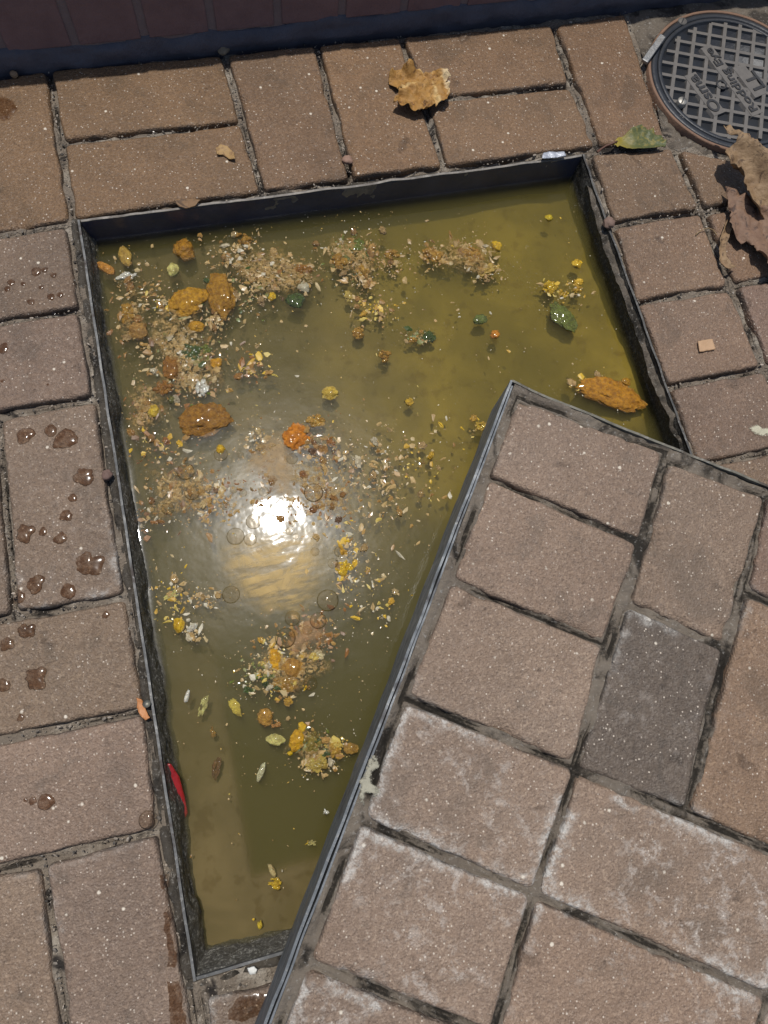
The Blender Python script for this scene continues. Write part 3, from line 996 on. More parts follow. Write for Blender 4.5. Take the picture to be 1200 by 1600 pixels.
# ================================================================== SMALL ROUND COVER
RC = np.array([0.808, 0.0785])
RR = 0.1106
def round_cover():
    t = empty('rodding_eye', (RC[0], RC[1], 0))
    tag(t, 'small round black drain cover with raised grid and lettering in a clay ring', 'drain cover')
    CLAY = mat_simple('clay_ring', (0.13, 0.075, 0.048), (0.30, 0.175, 0.11), 70, 0.7, 0, 0.0012)
    BLK = mat_simple('black_plastic', (0.016, 0.018, 0.022), (0.046, 0.049, 0.055), 50, 0.42, 0, 0.0008)
    RIB = mat_simple('worn_plastic', (0.085, 0.078, 0.070), (0.185, 0.168, 0.150), 90, 0.6, 0, 0.0008)
    def lathe(name, prof, mat, parent, n=128, wob=0.0, seed=0):
        v, f = [], []
        for i in range(n):
            a = 2 * math.pi * i / n
            w = 1 + wob * float(fbm(math.cos(a) * 3, math.sin(a) * 3, 0, 3, seed))
            for r, z in prof: v.append((r * w * math.cos(a), r * w * math.sin(a), z))
        k = len(prof)
        for i in range(n):
            j = (i + 1) % n
            for m in range(k - 1): f.append((i * k + m, j * k + m, j * k + m + 1, i * k + m + 1))
        return mesh(name, v, f, mat, parent)
    lathe('clay_rim', [(RR, -.03), (RR, .0008), (RR - .0008, .0018), (RR - .0030, .0018), (RR - .0038, .001), (RR - .0038, -.03)], CLAY, t, wob=.004, seed=3)
    lathe('collar', [(RR - .0042, -.03), (RR - .0042, .0008), (RR - .0066, .0016), (RR - .0108, .0016), (RR - .0116, .0004), (RR - .0116, -.03)], BLK, t)
    R1 = RR - .0122
    lid = lathe('lid', [(R1, -.012), (R1, .0010), (R1 - .001, .0018), (R1 - .0045, .0018), (R1 - .0052, .0006), (R1 - .0054, -.0020), (0.0002, -.0020)], BLK, t)
    # lattice of worn ribs
    bm = bmesh.new()
    ri = R1 - .0047
    ga = math.radians(-15)
    cg, sg = math.cos(ga), math.sin(ga)
    ta = math.radians(105)
    tx, ty = np.array([math.cos(ta), math.sin(ta)]), np.array([-math.sin(ta), math.cos(ta)])
    pit = .0195; hw = .0028
    def bar(p, u, v, L0, L1, hw, z1):
        c = [(L0, -hw), (L1, -hw), (L1, hw), (L0, hw)]
        lo = [bm.verts.new(tuple(p + u * a + v * b) + (-.0024,)) for a, b in c]
        hi = [bm.verts.new(tuple(p + u * a + v * b * .8) + (z1,)) for a, b in c]
        bm.faces.new(hi)
        for i in range(4): bm.faces.new((lo[i], lo[(i + 1) % 4], hi[(i + 1) % 4], hi[i]))
    gu = np.array([math.cos(math.radians(-20)), math.sin(math.radians(-20))]); gvv = np.array([math.cos(math.radians(64)), math.sin(math.radians(64))])
    for k, (u, v) in enumerate(((gu, gvv), (gvv, gu))):
        for i in range(-6, 7):
            o = (i + (.08 if k else .42)) * pit
            if abs(o) > ri - .004: continue
            L = math.sqrt(ri * ri - o * o)
            bar(v * o, u, v, -L, L, hw, .0010 + .00012 * k)
    # plates that carry the lettering
    def plate(cx, cy, L, H):
        p = np.array([cx, cy])
        bar(p, tx, ty, -L / 2, L / 2, H / 2, .0015)
    ocen = np.array([0.7615, 0.0625]) - RC
    rcen = np.array([0.8043, 0.0783]) - RC
    plate(ocen[0], ocen[1], .066, .0215)
    plate(rcen[0], rcen[1], .114, .0205)
    plate(rcen[0] + .024, rcen[1] - .004, .050, .022)
    bm_lat = bm_obj('lattice', bm, RIB, lid)
    bms = bmesh.new(); bms.from_mesh(bm_lat.data); bmesh.ops.recalc_face_normals(bms, faces=bms.faces); bms.to_mesh(bm_lat.data); bms.free()
    LET = mat_simple('letter_black', (0.016, 0.017, 0.020), (0.05, 0.048, 0.046), 90, 0.5, 0, 0.0005)
    def word(txt, cen, size, width, nm):
        cu = bpy.data.curves.new(nm, 'FONT')
        cu.body = txt; cu.size = size; cu.align_x = 'CENTER'; cu.align_y = 'CENTER'; cu.extrude = .0006; cu.offset = size * .022
        to = bpy.data.objects.new(nm, cu); COL.objects.link(to)
        bpy.context.view_layer.update()
        dg = bpy.context.evaluated_depsgraph_get()
        me = bpy.data.meshes.new_from_object(to.evaluated_get(dg))
        bpy.data.objects.remove(to)
        xs = [v.co.x for v in me.vertices]
        k = width / (max(xs) - min(xs))
        me.transform(Matrix.Scale(k, 4, (1, 0, 0)))
        me.materials.clear(); me.materials.append(LET)
        o = bpy.data.objects.new(nm, me); link(o, lid)
        o.location = (cen[0], cen[1], .0018); o.rotation_euler = (0, 0, ta)
        return o
    word('Osma', ocen, .0205, .058, 'lettering')
    word('Rodding Eye', rcen, .0150, .104, 'lettering')
    # square mark of two feet and a bar
    bm = bmesh.new()
    mc = rcen + np.array([.026, -.004])
    for (a0, a1, b0, b1) in ((-.016, -.012, -.008, .006), (-.001, .003, -.008, .006), (-.016, .012, -.012, -.0085)):
        q = [mc + tx * a + ty * b for a, b in ((a0, b0), (a1, b0), (a1, b1), (a0, b1))]
        lo = [bm.verts.new(tuple(p) + (.0012,)) for p in q]; hi = [bm.verts.new(tuple(p) + (.0023,)) for p in q]
        bm.faces.new(hi)
        for i in range(4): bm.faces.new((lo[i], lo[(i + 1) % 4], hi[(i + 1) % 4], hi[i]))
    bmesh.ops.recalc_face_normals(bm, faces=bm.faces)
    bm_obj('square_mark', bm, LET, lid)
    # key hole and slotted screws
    hc = np.array([.7887, .073]) - RC
    kh = lathe('key_hole', [(.0072, .0014), (.0068, .0022), (.0050, .0022), (.0046, .0008), (.0045, -.002), (.0002, -.002)], LET, lid, 32)
    kh.location = (hc[0], hc[1], 0)
    for (px, py) in ((1065, 160), (1067, 32)):
        c = bp(px, py, .003)[:2] - RC
        sc = lathe('screw', [(.0060, -.003), (.0060, .0050), (.0054, .0058), (.0002, .0060)], mat_steel('screw_zinc', (0.30, 0.28, 0.24), (0.55, 0.52, 0.46), 0.3, 0.4, 0.8) if px == 1065 else RIB, lid, 28)
        sc.location = (c[0], c[1], 0.0003 if px == 1065 else -.003)
        bm = bmesh.new(); bm_box(bm, -.0052, .0052, -.0007, .0007, .0055, .0063)
        sl = bm_obj('screw_slot', bm, LET, lid); sl.location = sc.location; sl.rotation_euler = (0, 0, .9)
round_cover()

# ================================================================== FLOATING THINGS
def clump_mesh(name, seed, mat, n):
    """many crumbs stuck together into one raft, about one unit in radius"""
    r = np.random.default_rng(seed)
    b = bmesh.new(); bmesh.ops.create_icosphere(b, subdivisions=2, radius=1.0)
    bv = np.array([v.co[:] for v in b.verts]); bf = np.array([[v.index for v in f.verts] for f in b.faces]); b.free()
    VV, FF = [], []
    for i in range(n):
        a = r.uniform(0, 6.28); q = .85 * math.sqrt(r.random())
        s = r.uniform(.16, .38) * (1.25 - .5 * q)
        k = 1 + .45 * fbm(bv[:, 0] * 1.6 + i * 3.7, bv[:, 1] * 1.6 + seed, bv[:, 2] * 1.6, 3, i + seed)
        v = bv * k[:, None] * s * np.array([r.uniform(.8, 1.3), r.uniform(.7, 1.1), r.uniform(1.0, 2.0)])
        c_, s_ = math.cos(a * 7), math.sin(a * 7)
        v = np.stack([v[:, 0] * c_ - v[:, 1] * s_, v[:, 0] * s_ + v[:, 1] * c_, v[:, 2]], 1)
        VV.append(v + np.array([q * math.cos(a), q * math.sin(a), r.uniform(-.2, .35) * (1 - q)])); FF.append(bf + i * len(bv))
    me = bpy.data.meshes.new(name)
    me.from_pydata(np.concatenate(VV).tolist(), [], np.concatenate(FF).tolist()); me.update()
    me.polygons.foreach_set('use_smooth', [True] * len(me.polygons))
    me.materials.append(mat)
    return me


def lump_mesh(name, sub, amp, freq, seed, mat, flat=1.0, knob=0.0, fine=0.0):
    bm = bmesh.new(); bmesh.ops.create_icosphere(bm, subdivisions=sub, radius=1.0)
    V = np.array([v.co[:] for v in bm.verts])
    k = 1 + amp * fbm(V[:, 0] * freq + seed * 1.7, V[:, 1] * freq, V[:, 2] * freq + seed, 3, seed) + knob * np.abs(fbm(V[:, 0] * freq * 2.3 + seed, V[:, 1] * freq * 2.3, V[:, 2] * freq * 2.3, 2, seed + 50))
    if fine: k = k + fine * fbm(V[:, 0] * 7 + seed, V[:, 1] * 7, V[:, 2] * 7, 3, seed + 80)
    for v, q in zip(bm.verts, V * k[:, None]): v.co = q * np.array([1, 1, flat])
    me = bpy.data.meshes.new(name); bm.to_mesh(me); bm.free()
    me.polygons.foreach_set('use_smooth', [True] * len(me.polygons))
    me.materials.append(mat)
    return me

PXM = lambda px, py, z=WZ: np.linalg.norm(bp(px + 5, py, z) - bp(px - 5, py, z)) / 10      # metres per photo pixel
IMG_UP = math.atan2(*(bp(300, 700)[:2] - bp(300, 800)[:2])[::-1])
IMG_RIGHT = IMG_UP - math.pi / 2

OCHRE, BROWN, TAN = (.46, .235, .018), (.26, .125, .024), (.37, .20, .050)
RUST, ORANGE, YEL = (.27, .12, .030), (.58, .20, .012), (.66, .42, .03)
CREAM, PALE, WHITE = (.60, .50, .28), (.55, .50, .17), (.66, .64, .57)
GREEN, DKGREEN, PINKT = (.13, .155, .020), (.055, .085, .014), (.45, .22, .11)

LUMPS = [  # name, px, py, width px, height px, turn (deg, picture), colour, thickness, knobbliness, label, category
    ('food_lump', 294, 470, 52, 40, -20, OCHRE, .55, .1, 'glossy ochre yellow lump beside the upright brown roll on the water', 'food lump'),
    ('food_roll', 346, 462, 43, 70, 0, (.36, .18, .022), .60, .15, 'upright brown roll-shaped lump beside the glossy ochre lump', 'food roll'),
    ('food_lump', 287, 389, 30, 30, 0, (.42, .20, .020), .75, .2, 'orange-brown lump touching the back wall near the upper corner', 'food lump'),
    ('food_lump', 381, 373, 27, 26, 20, TAN, .7, .3, 'crumbly tan lump under the back wall right of the orange-brown one', 'food lump'),
    ('food_pellet', 196, 400, 18, 30, -20, (.46, .30, .11), .8, .05, 'pale brown bean-shaped pellet in the upper corner of the water', 'food pellet'),
    ('vegetable_chip', 165, 418, 30, 13, 32, (.56, .26, .08), .7, .05, 'slim orange chip in the upper corner of the water', 'vegetable chip'),
    ('white_scrap', 196, 432, 34, 14, -12, WHITE, .5, .3, 'white stringy scrap beside the slim orange chip', 'food scrap'),
    ('vegetable_cube', 270, 421, 18, 20, 15, PALE, .8, .1, 'pale yellow-green cube left of the crumb patch near the back wall', 'vegetable cube'),
    ('food_lump', 198, 489, 28, 36, 0, TAN, .65, .35, 'tan knobbly lump nearest the left wall, level with the ochre lump', 'food lump'),
    ('food_lump', 215, 517, 30, 26, 20, (.34, .19, .085), .6, .1, 'smooth brown lump just below the tan knobbly one by the left wall', 'food lump'),
    ('leaf_scrap', 300, 550, 34, 30, 30, DKGREEN, .35, .3, 'dark green leafy scrap in the middle of the big crumb raft', 'leaf scrap'),
    ('leaf_scrap', 322, 545, 20, 16, -30, GREEN, .3, .3, 'small bright green scrap right of the dark green leafy one', 'leaf scrap'),
    ('food_lump', 307, 510, 24, 18, 0, OCHRE, .6, .2, 'small ochre lump just under the upright brown roll', 'food lump'),
    ('vegetable_chunk', 337, 567, 18, 16, 0, (.60, .30, .02), .6, .2, 'orange-yellow chunk at the lower right of the crumb raft', 'vegetable chunk'),
    ('food_lump', 268, 575, 26, 38, 0, RUST, .6, .2, 'red-brown upright lump under the crumb raft', 'food lump'),
    ('food_lump', 256, 605, 34, 24, -20, RUST, .6, .35, 'red-brown knobbly lump below the upright red-brown one', 'food lump'),
    ('fat_scrap', 315, 605, 22, 34, -10, WHITE, .5, .35, 'white fatty scrap above the large flat brown lump', 'fat scrap'),
    ('food_lump', 320, 656, 78, 44, -12, (.29, .135, .022), .38, .2, 'large flat brown lump with wet white highlights, left of the grease', 'food lump'),
    ('vegetable_chunk', 462, 683, 36, 38, 10, ORANGE, .5, .15, 'bright orange chunk at the edge of the pale grease', 'vegetable chunk'),
    ('food_lump', 493, 658, 30, 22, 0, (.42, .24, .08), .6, .3, 'tan lump right above the bright orange chunk', 'food lump'),
    ('food_lump', 516, 614, 24, 20, 0, (.55, .38, .10), .6, .2, 'yellowish tan lump above the tan one, in open water', 'food lump'),
    ('corn_kernel', 345, 702, 14, 14, 0, YEL, .8, .1, 'yellow kernel below the large flat brown lump', 'corn kernel'),
    ('vegetable_chunk', 240, 642, 16, 19, 0, (.60, .42, .08), .7, .1, 'rounded yellow chunk between crumbs by the left wall', 'vegetable chunk'),
    ('leaf_scrap', 461, 468, 26, 22, 30, DKGREEN, .4, .2, 'dark green shiny scrap at the lower edge of the upper crumb raft', 'leaf scrap'),
    ('corn_kernel', 425, 463, 10, 14, 20, YEL, .7, .1, 'yellow kernel left of the dark green shiny scrap', 'corn kernel'),
    ('food_lump', 474, 421, 30, 22, 0, RUST, .6, .3, 'red-brown lump in the upper crumb raft', 'food lump'),
    ('fat_scrap', 475, 448, 18, 16, 0, (.46, .42, .30), .5, .2, 'translucent pale scrap under the red-brown lump of the upper raft', 'fat scrap'),
    ('leaf_scrap', 556, 383, 30, 24, -20, GREEN, .3, .3, 'olive green leafy scrap near the middle of the back wall', 'leaf scrap'),
    ('food_lump', 533, 408, 32, 30, 10, TAN, .5, .4, 'tan crumbly lump under the olive green leafy scrap', 'food lump'),
    ('food_lump', 566, 424, 22, 26, 0, (.42, .24, .06), .6, .4, 'ochre crumbly lump right below the tan one under the leafy scrap', 'food lump'),
    ('food_lump', 560, 521, 20, 24, 10, TAN, .6, .4, 'lone tan lump in open water below the small ochre crumbs', 'food lump'),
    ('food_lump', 601, 556, 22, 22, 0, TAN, .6, .4, 'lone knobbly tan lump lower right of the other lone lump', 'food lump'),
    ('food_lump', 614, 398, 26, 18, 0, TAN, .6, .4, 'tan lump right of the olive scrap towards the middle of the water', 'food lump'),
    ('food_lump', 674, 397, 34, 30, 20, TAN, .45, .45, 'ragged tan clump left of centre in the upper middle of the water', 'food clump'),
    ('food_lump', 737, 398, 38, 26, 20, TAN, .45, .45, 'ragged tan clump right of the first ragged tan clump', 'food clump'),
    ('food_lump', 762, 422, 38, 18, -25, (.46, .31, .13), .5, .4, 'pale tan slanting clump below the second ragged clump', 'food clump'),
    ('corn_kernel', 776, 384, 14, 15, 0, YEL, .7, .2, 'yellow kernel right of the ragged tan clumps', 'corn kernel'),
    ('corn_kernel', 858, 340, 10, 9, 0, (.56, .42, .03), .8, .05, 'small yellow pea-like bit under the back wall at the right', 'corn kernel'),
    ('corn_kernel', 902, 411, 13, 13, 0, YEL, .7, .2, 'small yellow kernel closest to the right wall', 'corn kernel'),
    ('food_lump', 859, 449, 26, 22, 0, (.56, .36, .03), .6, .4, 'yellow crumbly lump above the green peel', 'food lump'),
    ('food_lump', 880, 458, 16, 14, 0, (.54, .33, .04), .6, .4, 'small yellow lump right above the green peel', 'food lump'),
    ('food_lump', 901, 452, 18, 13, 0, (.50, .30, .05), .6, .4, 'small ochre lump between the green peel and the right wall', 'food lump'),
    ('vegetable_peel', 880, 494, 26, 48, -30, GREEN, .3, .15, 'green piece of peel near the right wall', 'vegetable peel'),
    ('leaf_scrap', 750, 499, 20, 13, -15, (.12, .15, .03), .3, .2, 'small thin green scrap left of the green peel', 'leaf scrap'),
    ('vegetable_chunk', 774, 522, 14, 12, -20, (.52, .20, .02), .6, .2, 'small orange chunk under the small thin green scrap', 'vegetable chunk'),
    ('leaf_scrap', 668, 526, 22, 13, -40, DKGREEN, .4, .2, 'dark green scrap with tan ends in mid water', 'leaf scrap'),
    ('food_lump', 645, 531, 15, 12, 0, TAN, .6, .3, 'tan bit at the left end of the dark green scrap', 'food lump'),
    ('sodden_roll', 953, 613, 92, 36, 22, (.46, .21, .020), .42, .25, 'long orange-brown sodden piece behind the corner of the lifted cover', 'food piece'),
    ('food_lump', 979, 596, 13, 11, 0, OCHRE, .6, .1, 'small ochre bit beside the long sodden piece', 'food lump'),
    ('food_lump', 752, 665, 24, 16, -10, (.45, .29, .06), .5, .5, 'tan clump against the left edge of the cover near its corner', 'food clump'),
    ('food_lump', 539, 887, 28, 25, 0, YEL, .5, .3, 'bright yellow lump right of the ochre grease film', 'food lump'),
    ('leaf_scrap', 268, 930, 26, 14, -25, PALE, .3, .3, 'pale yellow scrap near the left wall, level with the dark bubble', 'food scrap'),
    ('corn_kernel', 279, 977, 16, 20, 0, YEL, .8, .05, 'yellow kernel near the left wall beside white scraps', 'corn kernel'),
    ('white_scrap', 300, 981, 18, 9, -40, WHITE, .4, .2, 'white curled scrap beside the yellow kernel', 'food scrap'),
    ('vegetable_chunk', 430, 1029, 18, 29, -8, (.62, .32, .02), .6, .1, 'orange-yellow upright chunk left of the round brown lump', 'vegetable chunk'),
    ('food_lump', 458, 1043, 30, 27, 0, (.42, .22, .07), .6, .15, 'round brown lump in the lower crumb raft', 'food lump'),
    ('food_lump', 443, 1070, 46, 26, 0, TAN, .4, .45, 'ragged tan clump at the bottom of the lower crumb raft', 'food clump'),
    ('food_scrap', 495, 1024, 26, 18, 0, CREAM, .35, .45, 'cream ragged scrap right of the round brown lump', 'food scrap'),
    ('vegetable_scrap', 315, 1105, 14, 32, 20, PALE, .4, .3, 'pale green upright scrap over the sunken ledge', 'vegetable scrap'),
    ('vegetable_scrap', 367, 1106, 14, 28, -25, (.62, .48, .10), .5, .2, 'pale yellow slanting scrap at the edge of the sunken ledge', 'vegetable scrap'),
    ('paper_shred', 292, 1088, 6, 18, 18, WHITE, .4, .05, 'tiny white rod near the left wall', 'shred'),
    ('food_lump', 414, 1120, 21, 24, 0, (.42, .23, .07), .6, .2, 'brown lump with a pink ragged end below the lower raft', 'food lump'),
    ('food_scrap', 431, 1131, 18, 12, -10, PINKT, .4, .5, 'pink ragged scrap beside the brown lump below the lower raft', 'food scrap'),
    ('food_lump', 331, 1145, 11, 17, 0, TAN, .5, .3, 'small tan bit alone over the sunken ledge', 'food lump'),
    ('leaf_scrap', 430, 1156, 27, 15, 5, PALE, .3, .1, 'pale yellow almond-shaped scrap', 'food scrap'),
    ('corn_kernel', 472, 1136, 12, 14, 0, YEL, .7, .2, 'bright yellow kernel on top of the orange lump', 'corn kernel'),
    ('food_lump', 464, 1157, 22, 27, 10, (.58, .32, .02), .6, .2, 'orange-yellow lump under the bright yellow kernel', 'food lump'),
    ('food_lump', 488, 1160, 30, 36, 0, (.24, .18, .05), .5, .4, 'dull olive clump right of the orange-yellow lump', 'food clump'),
    ('corn_kernel', 453, 1177, 8, 6, 0, (.75, .50, .02), .8, .05, 'tiny bright yellow kernel below the orange-yellow lump', 'corn kernel'),
    ('food_lump', 493, 1192, 42, 28, 0, (.42, .30, .11), .5, .45, 'tan crumbly clump at the bottom of the debris', 'food clump'),
    ('food_lump', 523, 1170, 20, 28, 10, (.42, .24, .05), .5, .4, 'brown and yellow ragged lump nearest the cover edge', 'food lump'),
    ('food_lump', 548, 1170, 22, 15, 5, (.33, .19, .06), .5, .1, 'smooth brown bit between the ragged lump and the cover edge', 'food lump'),
    ('leaf_scrap', 408, 1207, 10, 26, 25, (.48, .46, .28), .25, .2, 'thin pale scrap with pointed ends below the debris', 'food scrap'),
    ('paper_shred', 509, 1269, 11, 8, 20, WHITE, .3, .3, 'small white shred near the cover edge', 'shred'),
    ('food_scrap', 487, 1320, 15, 10, 0, (.55, .48, .18), .4, .3, 'pale yellow bit over the edge of the sunken ledge', 'food scrap'),
    ('food_lump', 430, 1380, 24, 17, 15, (.60, .38, .03), .5, .3, 'yellow chunk low in the water near the front wall', 'food lump'),
    ('food_scrap', 425, 1361, 8, 17, -25, (.50, .40, .18), .4, .1, 'pale stalk above the yellow chunk by the front wall', 'food scrap'),
    ('food_scrap', 406, 1446, 7, 11, 0, (.60, .44, .06), .4, .2, 'tiny yellow bit closest to the front wall', 'food scrap'),
    ('leaf_scrap', 338, 1200, 16, 34, 15, (.16, .075, .03), .25, .3, 'dark red-brown sunken scrap over the ledge', 'food scrap'),
]
for i, (nm, px, py, w, h, turn, colr, th, knob, lab, cat) in enumerate(LUMPS):
    m = PXM(px, py)
    sub = 4 if max(w, h) > 30 else 3
    if knob >= .3: me = clump_mesh(nm, 11 + i * 3, FOOD, int(10 + max(w, h) * .5))
    else: me = lump_mesh(nm, sub, .20 + knob * .4, 1.5, 11 + i * 3, FOOD, 1.0, .10, .13)
    o = bpy.data.objects.new(nm, me); link(o)
    f = .52 / (1 + knob * .35)
    rz = min(w, h) * m * .5 * th
    rz = max(rz, .0022)
    o.scale = (w * m * f * 1.06, h * m * f * 1.12, rz)
    p = bp(px, py, WZ)
    deep = 'sunken' in lab
    o.location = (p[0], p[1], WZ + (-rz * (.30 if knob < .3 else .15) if not deep else -.006))
    o.rotation_euler = (0, 0, IMG_RIGHT - math.radians(turn))
    o.color = (colr[0], colr[1] * 1.02, colr[2] * (.55 if colr[0] > colr[1] * 1.25 else 1), 1)
    tag(o, lab, cat)

# crumbs: rafts of small bits
TANS = [(.34, .19, .050), (.42, .25, .070), (.30, .16, .040), (.50, .34, .13), (.40, .27, .11)]
PAL = {'tan': TANS, 'brown': [RUST, BROWN, (.20, .11, .05)], 'yellow': [YEL, (.55, .33, .04), (.60, .45, .10)],
       'green': [GREEN, DKGREEN, (.20, .20, .05)], 'cream': [(.48, .33, .13), (.43, .29, .11), (.50, .38, .18), (.56, .50, .35)]}
RAFTS = [(300, 545, 48, 62, 62, 'tcgc'), (205, 500, 32, 48, 18, 'ttb'), (430, 425, 62, 26, 64, 'ttbc'), (392, 462, 26, 30, 22, 'tgc'), (545, 398, 38, 28, 40, 'ttgc'),
         (562, 432, 20, 24, 22, 't'), (612, 408, 28, 20, 16, 'tt'), (585, 485, 26, 22, 18, 'ty'), (675, 400, 18, 18, 18, 't'), (737, 392, 32, 22, 24, 'ttc'), (762, 425, 22, 12, 12, 'tc'),
         (300, 600, 34, 40, 26, 'tcb'), (225, 640, 30, 32, 26, 'ttb'), (245, 560, 38, 30, 14, 'tc'), (240, 700, 34, 26, 14, 'tby'), (285, 760, 45, 45, 46, 'tbc'), (230, 805, 28, 20, 16, 'bc'),
         (335, 780, 36, 34, 50, 'ttcb'), (415, 690, 42, 26, 22, 'tc'), (500, 700, 38, 26, 26, 'ttb'), (500, 770, 52, 50, 56, 'tctb'), (560, 725, 45, 45, 24, 'tc'), (395, 575, 22, 22, 14, 'bty'),
         (372, 395, 36, 26, 30, 'tc'), (445, 1040, 42, 40, 60, 'ttyc'), (405, 1055, 26, 26, 24, 'cg'), (490, 1162, 26, 22, 22, 'tg'), (492, 1194, 22, 14, 18, 'tc'), (528, 1168, 14, 14, 9, 'ty'),
         (745, 690, 8, 30, 14, 'ty'), (880, 455, 34, 16, 12, 'yc'), (655, 526, 22, 10, 10, 'tg'), (265, 935, 24, 36, 14, 'cy'), (320, 936, 24, 14, 10, 'tc'), (545, 875, 22, 46, 22, 'tyc'),
         (600, 755, 36, 56, 26, 'tc'), (485, 990, 40, 32, 34, 'tb'), (300, 985, 14, 12, 7, 'c'), (655, 740, 60, 80, 22, 'tyc'), (930, 600, 26, 10, 12, 'ty'), (210, 440, 34, 30, 12, 'tc'),
         (580, 930, 40, 60, 16, 'cy'), (250, 470, 30, 24, 14, 'cyt'), (340, 500, 16, 16, 14, 'tc'), (420, 740, 26, 40, 18, 'tb')]
KEY = {'t': 'tan', 'b': 'brown', 'y': 'yellow', 'g': 'green', 'c': 'cream'}
crumbs = []
for (cx, cy, rx, ry, n, ks) in RAFTS:
    for k in range(int(n * 5.0)):
        px, py = cx + rng.normal(0, .62) * rx, cy + rng.normal(0, .62) * ry
        crumbs.append((px, py, 1.1 + 5.6 * rng.random() ** 3.0, KEY[ks[rng.integers(len(ks))]]))
for k in range(150):
    px, py = rng.uniform(170, 900), rng.uniform(330, 1000)
    crumbs.append((px, py, .9 + 2.6 * rng.random() ** 2, ['tan', 'cream', 'yellow', 'cream', 'tan'][rng.integers(5)]))
for k in range(70):
    px, py = rng.uniform(270, 620), rng.uniform(930, 1440)
    crumbs.append((px, py, .8 + 1.6 * rng.random() ** 2, ['tan', 'cream', 'yellow', 'cream'][rng.integers(4)]))


def in_water(p, mrg=.004):
    if not (HX0 + mrg < p[0] < HX1 - mrg and HY0 + mrg < p[1] < HY1 - mrg): return False
    uv = to_cover(p[:2])
    return not (-.004 < uv[0] < CW and -.004 < uv[1] < CL)

def anchor(px, py):
    b = min(LUMPS, key=lambda L: (L[1] - px) ** 2 + (L[2] - py) ** 2)
    return ' '.join(b[9].replace(',', '').split()[:11]).rstrip()
def near_words(start, px, py):
    w = (start + ' near the ' + anchor(px, py)).split()[:16]
    while w[-1] in ('the', 'of', 'in', 'near', 'a', 'at', 'and', 'with', 'right', 'left', 'just', 'big', 'upper', 'lower', 'small', 'by', 'on', 'under', 'below', 'above', 'beside', 'over', 'between', 'to', 'from', 'towards', 'its', 'level', 'other', 'first', 'dull', 'pale', 'yellow', 'tan', 'bright'): w.pop()
    return ' '.join(w)

crumbs = [c for c in crumbs if in_water(bp(c[0], c[1], WZ), .003 + c[2] * .0006)]
crumbs.sort(key=lambda c: -c[2])
BASES = [lump_mesh('food_crumb', 3, .55, 1.9, 400 + k, CRUMB, 1.0, .25, .30) if k % 2 else clump_mesh('food_crumb', 900 + k, CRUMB, 6) for k in range(14)]
for i, (px, py, r, kd) in enumerate(crumbs[:290]):
    o = bpy.data.objects.new('food_crumb', BASES[i % 14]); link(o)
    m = PXM(px, py); p = bp(px, py, WZ)
    s = r * m * .9
    o.scale = (s * random.uniform(.8, 1.3), s * random.uniform(.6, 1.0), s * random.uniform(.22, .4))
    o.location = (p[0], p[1], WZ - s * .05)
    o.rotation_euler = (random.uniform(-.3, .3), random.uniform(-.3, .3), random.uniform(0, 6.28))
    c = PAL[kd][rng.integers(len(PAL[kd]))]; j = rng.uniform(.75, 1.15)
    o.color = (c[0] * j, c[1] * j, c[2] * j, 1)
    size_w = 'large' if r > 5.5 else 'small'
    tag(o, near_words(size_w + ' ' + {'tan': 'tan', 'brown': 'red-brown', 'yellow': 'yellow', 'green': 'green', 'cream': 'cream-white'}[kd] + ' crumb', px, py), 'crumb', kd + ' crumbs floating in the chamber')
pos, size, cols = [], [], []
for (px, py, r, kd) in crumbs[290:]:
    p = bp(px, py, WZ); s = r * PXM(px, py) * .9
    c = PAL[kd][rng.integers(len(PAL[kd]))]
    pos.append((p[0], p[1], WZ - s * .08)); size.append(s); cols.append(tuple(x * .84 for x in c))
for k in range(6500):                                       # dust-fine flecks
    if k < 3800:
        cx, cy, rx, ry, n, ks = RAFTS[rng.integers(len(RAFTS))]
        px, py = cx + rng.normal(0, 1.0) * rx, cy + rng.normal(0, 1.0) * ry
    else:
        px, py = rng.uniform(150, 1000), 330 + 900 * rng.random() ** 1.4
    p = bp(px, py, WZ)
    if not in_water(p): continue
    s = (.35 + .9 * rng.random() ** 3) * .00062
    g = rng.uniform(.6, 1.1)
    c = [(.38, .24, .085), (.46, .33, .14), (.52, .33, .06), (.56, .50, .36)][rng.integers(4)]
    pos.append((p[0], p[1], WZ - s * .08)); size.append(s); cols.append(tuple(x * g for x in c))
scum = tag(merged_bits('floating_debris', pos, size, cols, BITS, 1, .32, 5, 1.0), 'fine specks of food waste scattered over the murky water', 'debris', kind='stuff')

# grease films
def film(px_poly, mat, label, dz=.0006, step=.004, th=.0007):
    P = bpl(px_poly, WZ + dz)
    P = roughen(P, .0022, 70, 3)
    V, F, d = cdt(P, step)
    z = WZ + dz + th * (1 - np.exp(-d / .004)) + .0002 * fbm(V[:, 0] * 80, V[:, 1] * 80, 0, 2, 3)
    n = len(V)
    o = mesh('grease_film', np.c_[V, z], F, mat)
    fattr(o, 'edge', d)
    return tag(o, label, 'grease film')
MUSH = mat_film('crumb_mush', (.38, .235, .075), 1.0, True)
film([(336, 850), (372, 832), (450, 818), (500, 822), (514, 850), (511, 900), (503, 948), (486, 952), (470, 985), (440, 968), (418, 990), (396, 958), (362, 940), (345, 900)], mat_film('ochre_grease', (.78, .53, .19), .62, False, True),
     'pale ochre film of grease just below the bright glare')
film([(398, 700), (412, 680), (445, 672), (462, 690), (458, 720), (470, 745), (462, 775), (440, 790), (420, 770), (404, 745), (385, 740), (370, 742)], mat_film('tan_grease', (.46, .31, .15), .8),
     'tan film of grease with a dark fold beside the bright orange chunk')
